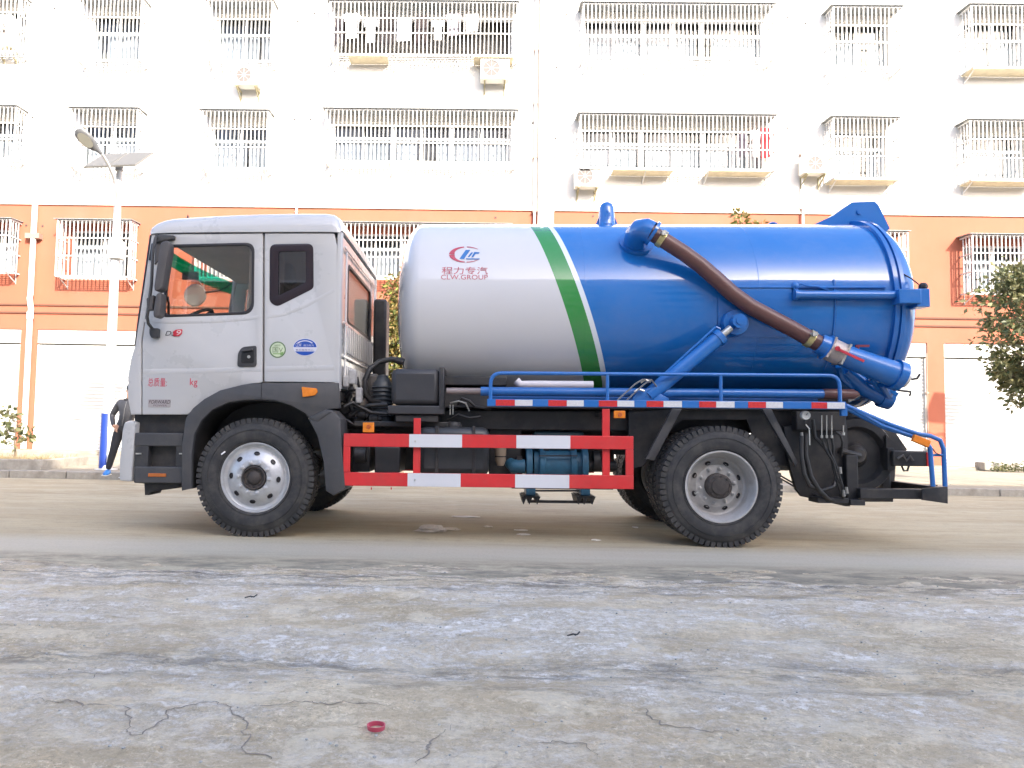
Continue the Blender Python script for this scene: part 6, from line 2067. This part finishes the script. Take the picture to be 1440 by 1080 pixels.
def tree(name, label, X, Y, z_bot, z_top, rad, nleaf, ls, lm, seed, trunk_r=.06, shape='ball', z0=.12, cat='tree', clumps=46, droop=0.0):
    rnd = random.Random(seed)
    t = thing(name, label, cat, (X, Y, z0))
    zc, hz = (z_bot + z_top) / 2 - z0, (z_top - z_bot) / 2
    tk = MB(); pts = []
    for i in range(9):
        u = i / 8
        pts.append((.06 * noise.noise(Vector((u * 3, seed, 0))), .06 * noise.noise(Vector((u * 3, seed, 5))), u * (zc + hz * .5)))
    tk.tube(pts, [trunk_r * (1.15 - .85 * i / 8) for i in range(9)], 8)
    lf = MB(); br = []
    cl = []
    for i in range(clumps):
        for _ in range(50):
            v = Vector((rnd.uniform(-1, 1), rnd.uniform(-1, 1), rnd.uniform(-1, 1)))
            if v.length > 1: continue
            k = 1.0
            if shape == 'cone': k = 1.05 - .55 * (v.z + 1) / 2
            if v.length > .35 or rnd.random() < .3: break
        c = Vector((v.x * rad * k, v.y * rad * k, zc + v.z * hz))
        cl.append((c, rnd.uniform(.5, 1.1)))
        b0 = Vector(pts[min(8, max(3, int(3 + 5 * (c.z - (zc - hz)) / (2 * hz))))])
        if c.z < b0.z: b0 = Vector(pts[3])
        mid = b0.lerp(c, .5) + Vector((0, 0, -.05))
        tk.tube([b0, mid, c], [trunk_r * .35, trunk_r * .2, .004], 5)
    obj('trunk', tk, BARK, t, ang=60)
    for i in range(nleaf):
        c, s = cl[rnd.randrange(len(cl))]
        g = Vector((rnd.gauss(0, 1), rnd.gauss(0, 1), rnd.gauss(0, .8))) * (rad * .17 * s)
        d = (g.normalized() * .8 + Vector((rnd.uniform(-.6, .6), rnd.uniform(-.6, .6), rnd.uniform(-.7 - droop, .5))))
        leaf(lf, c + g, d, ls * rnd.uniform(.6, 1.25), rnd, .55)
    o = obj('crown', lf, lm, t, clean=False)
    o['kind'] = 'stuff'
    return t
c = U(1467, 470, 13.9); zt_ = U(1440, 362, 13.9).z; zb_ = U(1440, 575, 13.9).z
tree('broadleaf_tree', 'green broadleaf tree at the right edge in front of the orange wall', c.x, 13.9, zb_, zt_, 0.92, 7500, .12, LEAF, 11, .07, clumps=60)
c = U(549, 450, 14.3); zt_ = U(548, 366, 14.3).z; zb_ = U(548, 640, 14.3).z
tree('leafy_tree', 'yellow green tree seen in the gap between cab and tank', c.x + .25, 14.3, zb_ + .45, zt_, .80, 13000, .095, LEAF2, 5, .06, 'cone', clumps=80, droop=.6)
c = U(1045, 450, 14.2); zt_ = U(1050, 298, 14.2).z
tree('slender_tree', 'tree hidden by the tank with only its leafy tips showing above it', c.x, 14.2, 3.2, zt_ + .05, .62, 1500, .10, LEAF2, 21, .06, clumps=26)
# sapling in the planting bed at the left
c = G(20, 652, .14)
tree('sapling', 'small bare stemmed sapling in the planting bed at the left edge', c.x, c.y, U(20, 625, c.y).z, U(20, 572, c.y).z, .34, 190, .13, LEAF, 8, .02, clumps=12, cat='sapling')
# planting bed
a0, a1 = G(-60, 668, 0), G(78, 668, 0)
bed = thing('planting_bed', 'low stone edged planting bed with dry grass at the left kerb', 'planting bed', (0, 0, 0))
m = MB(); m.box(-16, a1.x, KY + .35, KY + .50, .1, .30); m.box(a1.x - .15, a1.x, KY + .501, KY + 2.0, .1, .295)
obj('edge_stone', m, M_KERB, bed, bevel=.015)['kind'] = 'stuff'
m = MB(); m.box(-16, a1.x - .151, KY + .501, KY + 2.2, .1, .24); obj('soil', m, mat('dry_soil', (.17, .125, .08), .95, var=.3, scale=8, bump=.6, bscale=20), bed)
rnd = random.Random(4)
m = MB()
for i in range(2600):
    x, y = rnd.uniform(-16, a1.x - .1), rnd.uniform(KY + .4, KY + 2.1)
    h = rnd.uniform(.05, .17)
    dx, dy = rnd.gauss(0, .08), rnd.gauss(0, .08)
    m.add([(x - .006, y, .23), (x + .006, y, .23), (x + dx, y + dy, .23 + h)], [(0, 1, 2)])
obj('dry_grass', m, leaf_mat('dry_grass', (.22, .16, .08), (.36, .30, .16), trans=.1), bed, clean=False)['kind'] = 'stuff'
# small weeds at foot of wall
def weeds(px0, px1, Y, label, seed, n=500, h=.2):
    rnd = random.Random(seed); a, b = U(px0, 640, Y).x, U(px1, 640, Y).x
    m = MB()
    for i in range(n):
        x, y = rnd.uniform(a, b), Y + rnd.gauss(0, .08)
        leaf(m, Vector((x, y, .12 + abs(rnd.gauss(0, h * .5)))), Vector((rnd.uniform(-1, 1), rnd.uniform(-1, 1), rnd.uniform(0, 1))), .07, rnd)
    tag(obj('weeds', m, LEAF, clean=False), label, 'weeds', kind='stuff')
weeds(1395, 1460, 19.2, 'low green weeds at the foot of the right shutter', 3)
# kerb-side concrete lumps in the back
tag(obj('stone_block', MB().box(0, .9, 0, .4, 0, .22), M_KERB, bevel=.03), 'low pale stone block at the foot of the right shutters', 'stone')
bpy.data.objects['stone_block'].location = (U(1392, 655, 19.4).x, 19.6, .12)

# ================================================================== litter
def blob(name, label, cat, px, py, sx, sy, sz, mt, seed, n=3):
    g_ = G(px, py)
    bm = bmesh.new(); bmesh.ops.create_icosphere(bm, subdivisions=n, radius=1)
    for v in bm.verts:
        k = 1 + .45 * noise.noise(v.co * 2.1 + Vector((seed, 0, 0))) + .25 * noise.noise(v.co * 5 + Vector((0, seed, 0)))
        v.co = Vector((v.co.x * sx * k, v.co.y * sy * k, max(v.co.z * sz * k, -.002)))
    me = bpy.data.meshes.new(name); bm.to_mesh(me); bm.free()
    o = obj(name, me, mt); o.location = (g_.x, g_.y, .004)
    return tag(o, label, cat)
PB = mat('crumpled_bag', (.55, .47, .38), .5, var=.15, scale=10)
blob('plastic_bag', 'crumpled beige plastic bag on the road under the tank', 'bag', 605, 747, .14, .09, .055, PB, 3)
blob('plastic_scrap', 'small flat beige plastic scrap right of the crumpled bag', 'litter', 634, 745, .09, .05, .02, PB, 9)
PW = mat('fleck_white', (.8, .76, .66), .7)  # flat white blobs on the road beneath the truck
for i, (px, py, w_, lab) in enumerate(((655, 727, .17, 'longest white fleck lying under the middle of the truck'), (687, 741, .05, 'white fleck between the crumpled bag and the pump'), (732, 746, .07, 'white fleck under the pump, upper of two'), (736, 752, .07, 'white fleck under the pump, lower of two'), (838, 760, .04, 'single white fleck left of the rear wheel'), (893, 742, .03, 'tiny pale fleck beside the rear wheel'))):
    blob('pale_fleck', lab, 'litter', px, py, w_, .05 if i else .07, .006, PW, 20 + i, 2)
m = MB()
c = G(529, 1020)
m.lathe([(-.012, .026), (.012, .0275), (.012, .024), (-.012, .0225)], 'Z', n=28, closed=True)
o = tag(obj('bottle_cap_ring', m, mat('pink_red_plastic', (.50, .07, .11), .35)), 'small pink red plastic ring lying on the broken pavement', 'ring')
o.location = (c.x, c.y, -.004); o.scale = (1.15, 1.15, .6)
DK = mat('dark_debris', (.03, .028, .026), .7)
for (px, py, lab) in ((352, 838, 'small dark stick lying on the whitish ground left of centre'), (806, 891, 'small dark leaf scrap on the whitish ground near the middle')):
    g_ = G(px, py)
    m = MB(); m.tube([(-.03, -.01, .0), (0, .004, .006), (.02, 0, .003), (.035, .02, .012)], .004, 5); m.tube([(0, .004, .006), (.012, -.015, .004)], .003, 4)
    o = tag(obj('twig', m, DK), lab, 'debris'); o.location = (g_.x, g_.y, -.008)
# pebbles on the broken pavement
rnd = random.Random(12); m = MB()
for i in range(420):
    y = rnd.uniform(1.6, 5.5); x = rnd.uniform(-1, 1) * (y * .75 + .4); s = rnd.uniform(.002, .0065)
    o0 = len(m.v); m.sphere((x, y, -.012 + s * .3), s, 5, 3, (1.2, 1, .7))
tag(obj('pebbles', m, mat('pebble', (.42, .40, .36), .85, var=.3, scale=40), clean=False), kind='stuff')

# ================================================================== man
g_ = G(160, 668, .12)
MX, MY = g_.x - .13, g_.y + .0
man = thing('person', 'person in black jacket and blue shoes, standing hand on hip behind the cab front', 'person', (MX, MY, .12))
man.scale = (.9, .9, .87)
man.rotation_euler = (0, R(7), 0)
V = []; E = []; RR = []
def J(x, y, z, r, p=None):
    V.append((x, y, z)); RR.append(r)
    if p is not None: E.append((p, len(V) - 1))
    return len(V) - 1
pel = J(.20, 0, .93, .15)
sp = J(.21, .0, 1.12, .145, pel); ch = J(.21, .01, 1.32, .17, sp); nk = J(.22, 0, 1.47, .075, ch); hd = J(.225, -.01, 1.56, .085, nk); h2 = J(.225, -.015, 1.66, .095, hd); h3 = J(.225, -.01, 1.72, .06, h2)
hl = J(.11, 0, .90, .11, pel); kl = J(.08, -.03, .50, .075, hl); al = J(.02, .0, .10, .055, kl)
hr_ = J(.29, 0, .90, .11, pel); kr = J(.34, -.03, .50, .075, hr_); ar_ = J(.40, .02, .10, .055, kr)
sl = J(.04, 0, 1.40, .075, ch); el_ = J(-.10, .06, 1.13, .055, sl); wl = J(.02, -.08, .96, .04, el_); hl2 = J(.07, -.10, .92, .035, wl)
sr = J(.39, 0, 1.40, .075, ch); er = J(.50, .02, 1.13, .055, sr); wr_ = J(.44, -.14, .95, .04, er); hr2 = J(.40, -.17, .93, .035, wr_)
me = bpy.data.meshes.new('body'); me.from_pydata(V, E, [])
bo = bpy.data.objects.new('body', me); COL.objects.link(bo)
sk = bo.modifiers.new('skin', 'SKIN')
for i, v in enumerate(me.skin_vertices[0].data):
    v.radius = (RR[i], RR[i] * (.72 if i in (0, 1, 2) else 1)); v.use_root = (i == 0)
sb = bo.modifiers.new('sub', 'SUBSURF'); sb.levels = 2; sb.render_levels = 2
dg = bpy.context.evaluated_depsgraph_get()
me2 = bpy.data.meshes.new_from_object(bo.evaluated_get(dg))
bpy.data.objects.remove(bo)
JK = mat('black_jacket', (.025, .025, .03), .6, var=.3, scale=10, bump=.5, bscale=14); TRS = mat('dark_trousers', (.02, .02, .024), .8, var=.2, scale=12, bump=.3, bscale=14); SKN = mat('skin', (.42, .25, .17), .55)
me2.materials.clear()
for q in (JK, TRS, SKN): me2.materials.append(q)
for p in me2.polygons:
    c = p.center
    p.use_smooth = True
    hand = (c - Vector(V[hl2])).length < .062 or (c - Vector(V[hr2])).length < .062
    p.material_index = 2 if (c.z > 1.49 or hand) else (0 if c.z > .90 or (c.x < .0 and c.z > .8) or c.x > .42 and c.z > .8 else 1)
body = bpy.data.objects.new('body', me2); COL.objects.link(body); body.parent = man
m = MB(); m.sphere((.225, .005, 1.70), .115, 16, 10, (.92, 1, .95)); 
for i, v in enumerate(m.v):
    if v[2] < 1.66 and v[1] < 0: m.v[i] = (v[0], -.03, max(v[2], 1.69))
obj('hair', m, mat('black_hair', (.012, .01, .01), .5), man, ang=60)
m = MB()
m.sphere((.19, -.105, 1.655), .012, 8, 6); m.sphere((.26, -.105, 1.655), .012, 8, 6); obj('eyes', m, mat('eye_dark', (.02, .015, .015), .2), man)['kind'] = 'stuff'
m = MB(); m.sphere((.225, -.115, 1.625), .016, 8, 6, (.8, 1, 1.4)); m.sphere((.225, -.10, 1.588), .02, 8, 5, (1.2, .5, .3)); m.sphere((.125, 0, 1.64), .02, 8, 6, (.5, 1, 1.4)); m.sphere((.325, 0, 1.64), .02, 8, 6, (.5, 1, 1.4))
obj('face_features', m, SKN, man, ang=60)['kind'] = 'stuff'
SH = mat('blue_shoe', (.03, .20, .55), .5, var=.2)
for (j, rz) in ((al, 10), (ar_, -15)):
    x, y, z = V[j]
    m = MB(); m.tube([(0, .10, .05), (0, .05, .06), (0, -.04, .05), (0, -.13, .032), (0, -.19, .025)], [.03, .05, .052, .045, .02], 12)
    for i, v in enumerate(m.v): m.v[i] = (v[0], v[1], max(v[2], .012))
    s_ = obj('shoe', m, SH, man, ang=60); s_.location = (x, y, 0); s_.rotation_euler.z = R(rz)
    m = MB(); m.box(-.045, .045, -.2, .12, 0, .016); obj('sole', m, mat('white_sole', (.6, .6, .58), .6), s_, bevel=.006)
def hand(w_, palm, fdir, seed):
    w_, palm = Vector(w_), Vector(palm)
    d = (palm - w_).normalized(); sd = d.cross(Vector((0, 0, 1))).normalized()
    hm = MB()
    for i in range(4):
        o_ = palm + sd * (-.027 + .018 * i)
        L_ = (.06, .072, .068, .052)[i]
        hm.tube([o_, o_ + d * L_ * .5 + Vector(fdir) * .005, o_ + d * L_ * .8 + Vector(fdir) * .025, o_ + d * L_ * .9 + Vector(fdir) * .045], [.0095, .009, .008, .006], 8)
    o_ = palm - d * .03 - sd * .03
    hm.tube([o_, o_ - sd * .02 + d * .02, o_ - sd * .025 + d * .045], [.011, .010, .007], 8)
    obj('fingers', hm, SKN, man, ang=60)['kind'] = 'stuff'
hand(V[wl], V[hl2], (0, .3, -1), 0); hand(V[wr_], V[hr2], (0, .3, -1), 1)
m = MB(); m.tube([(.15, -.07, 1.46), (.18, .02, 1.50), (.225, .06, 1.51), (.27, .02, 1.50), (.30, -.07, 1.46)], .025, 8); obj('collar', m, JK, man, ang=60)
m = MB(); m.tube([(.215, -.125, 1.44), (.212, -.15, 1.3), (.21, -.135, 1.1), (.205, -.13, .97)], .006, 6); obj('jacket_zip', m, mat('zip_grey', (.12, .12, .12), .4), man)
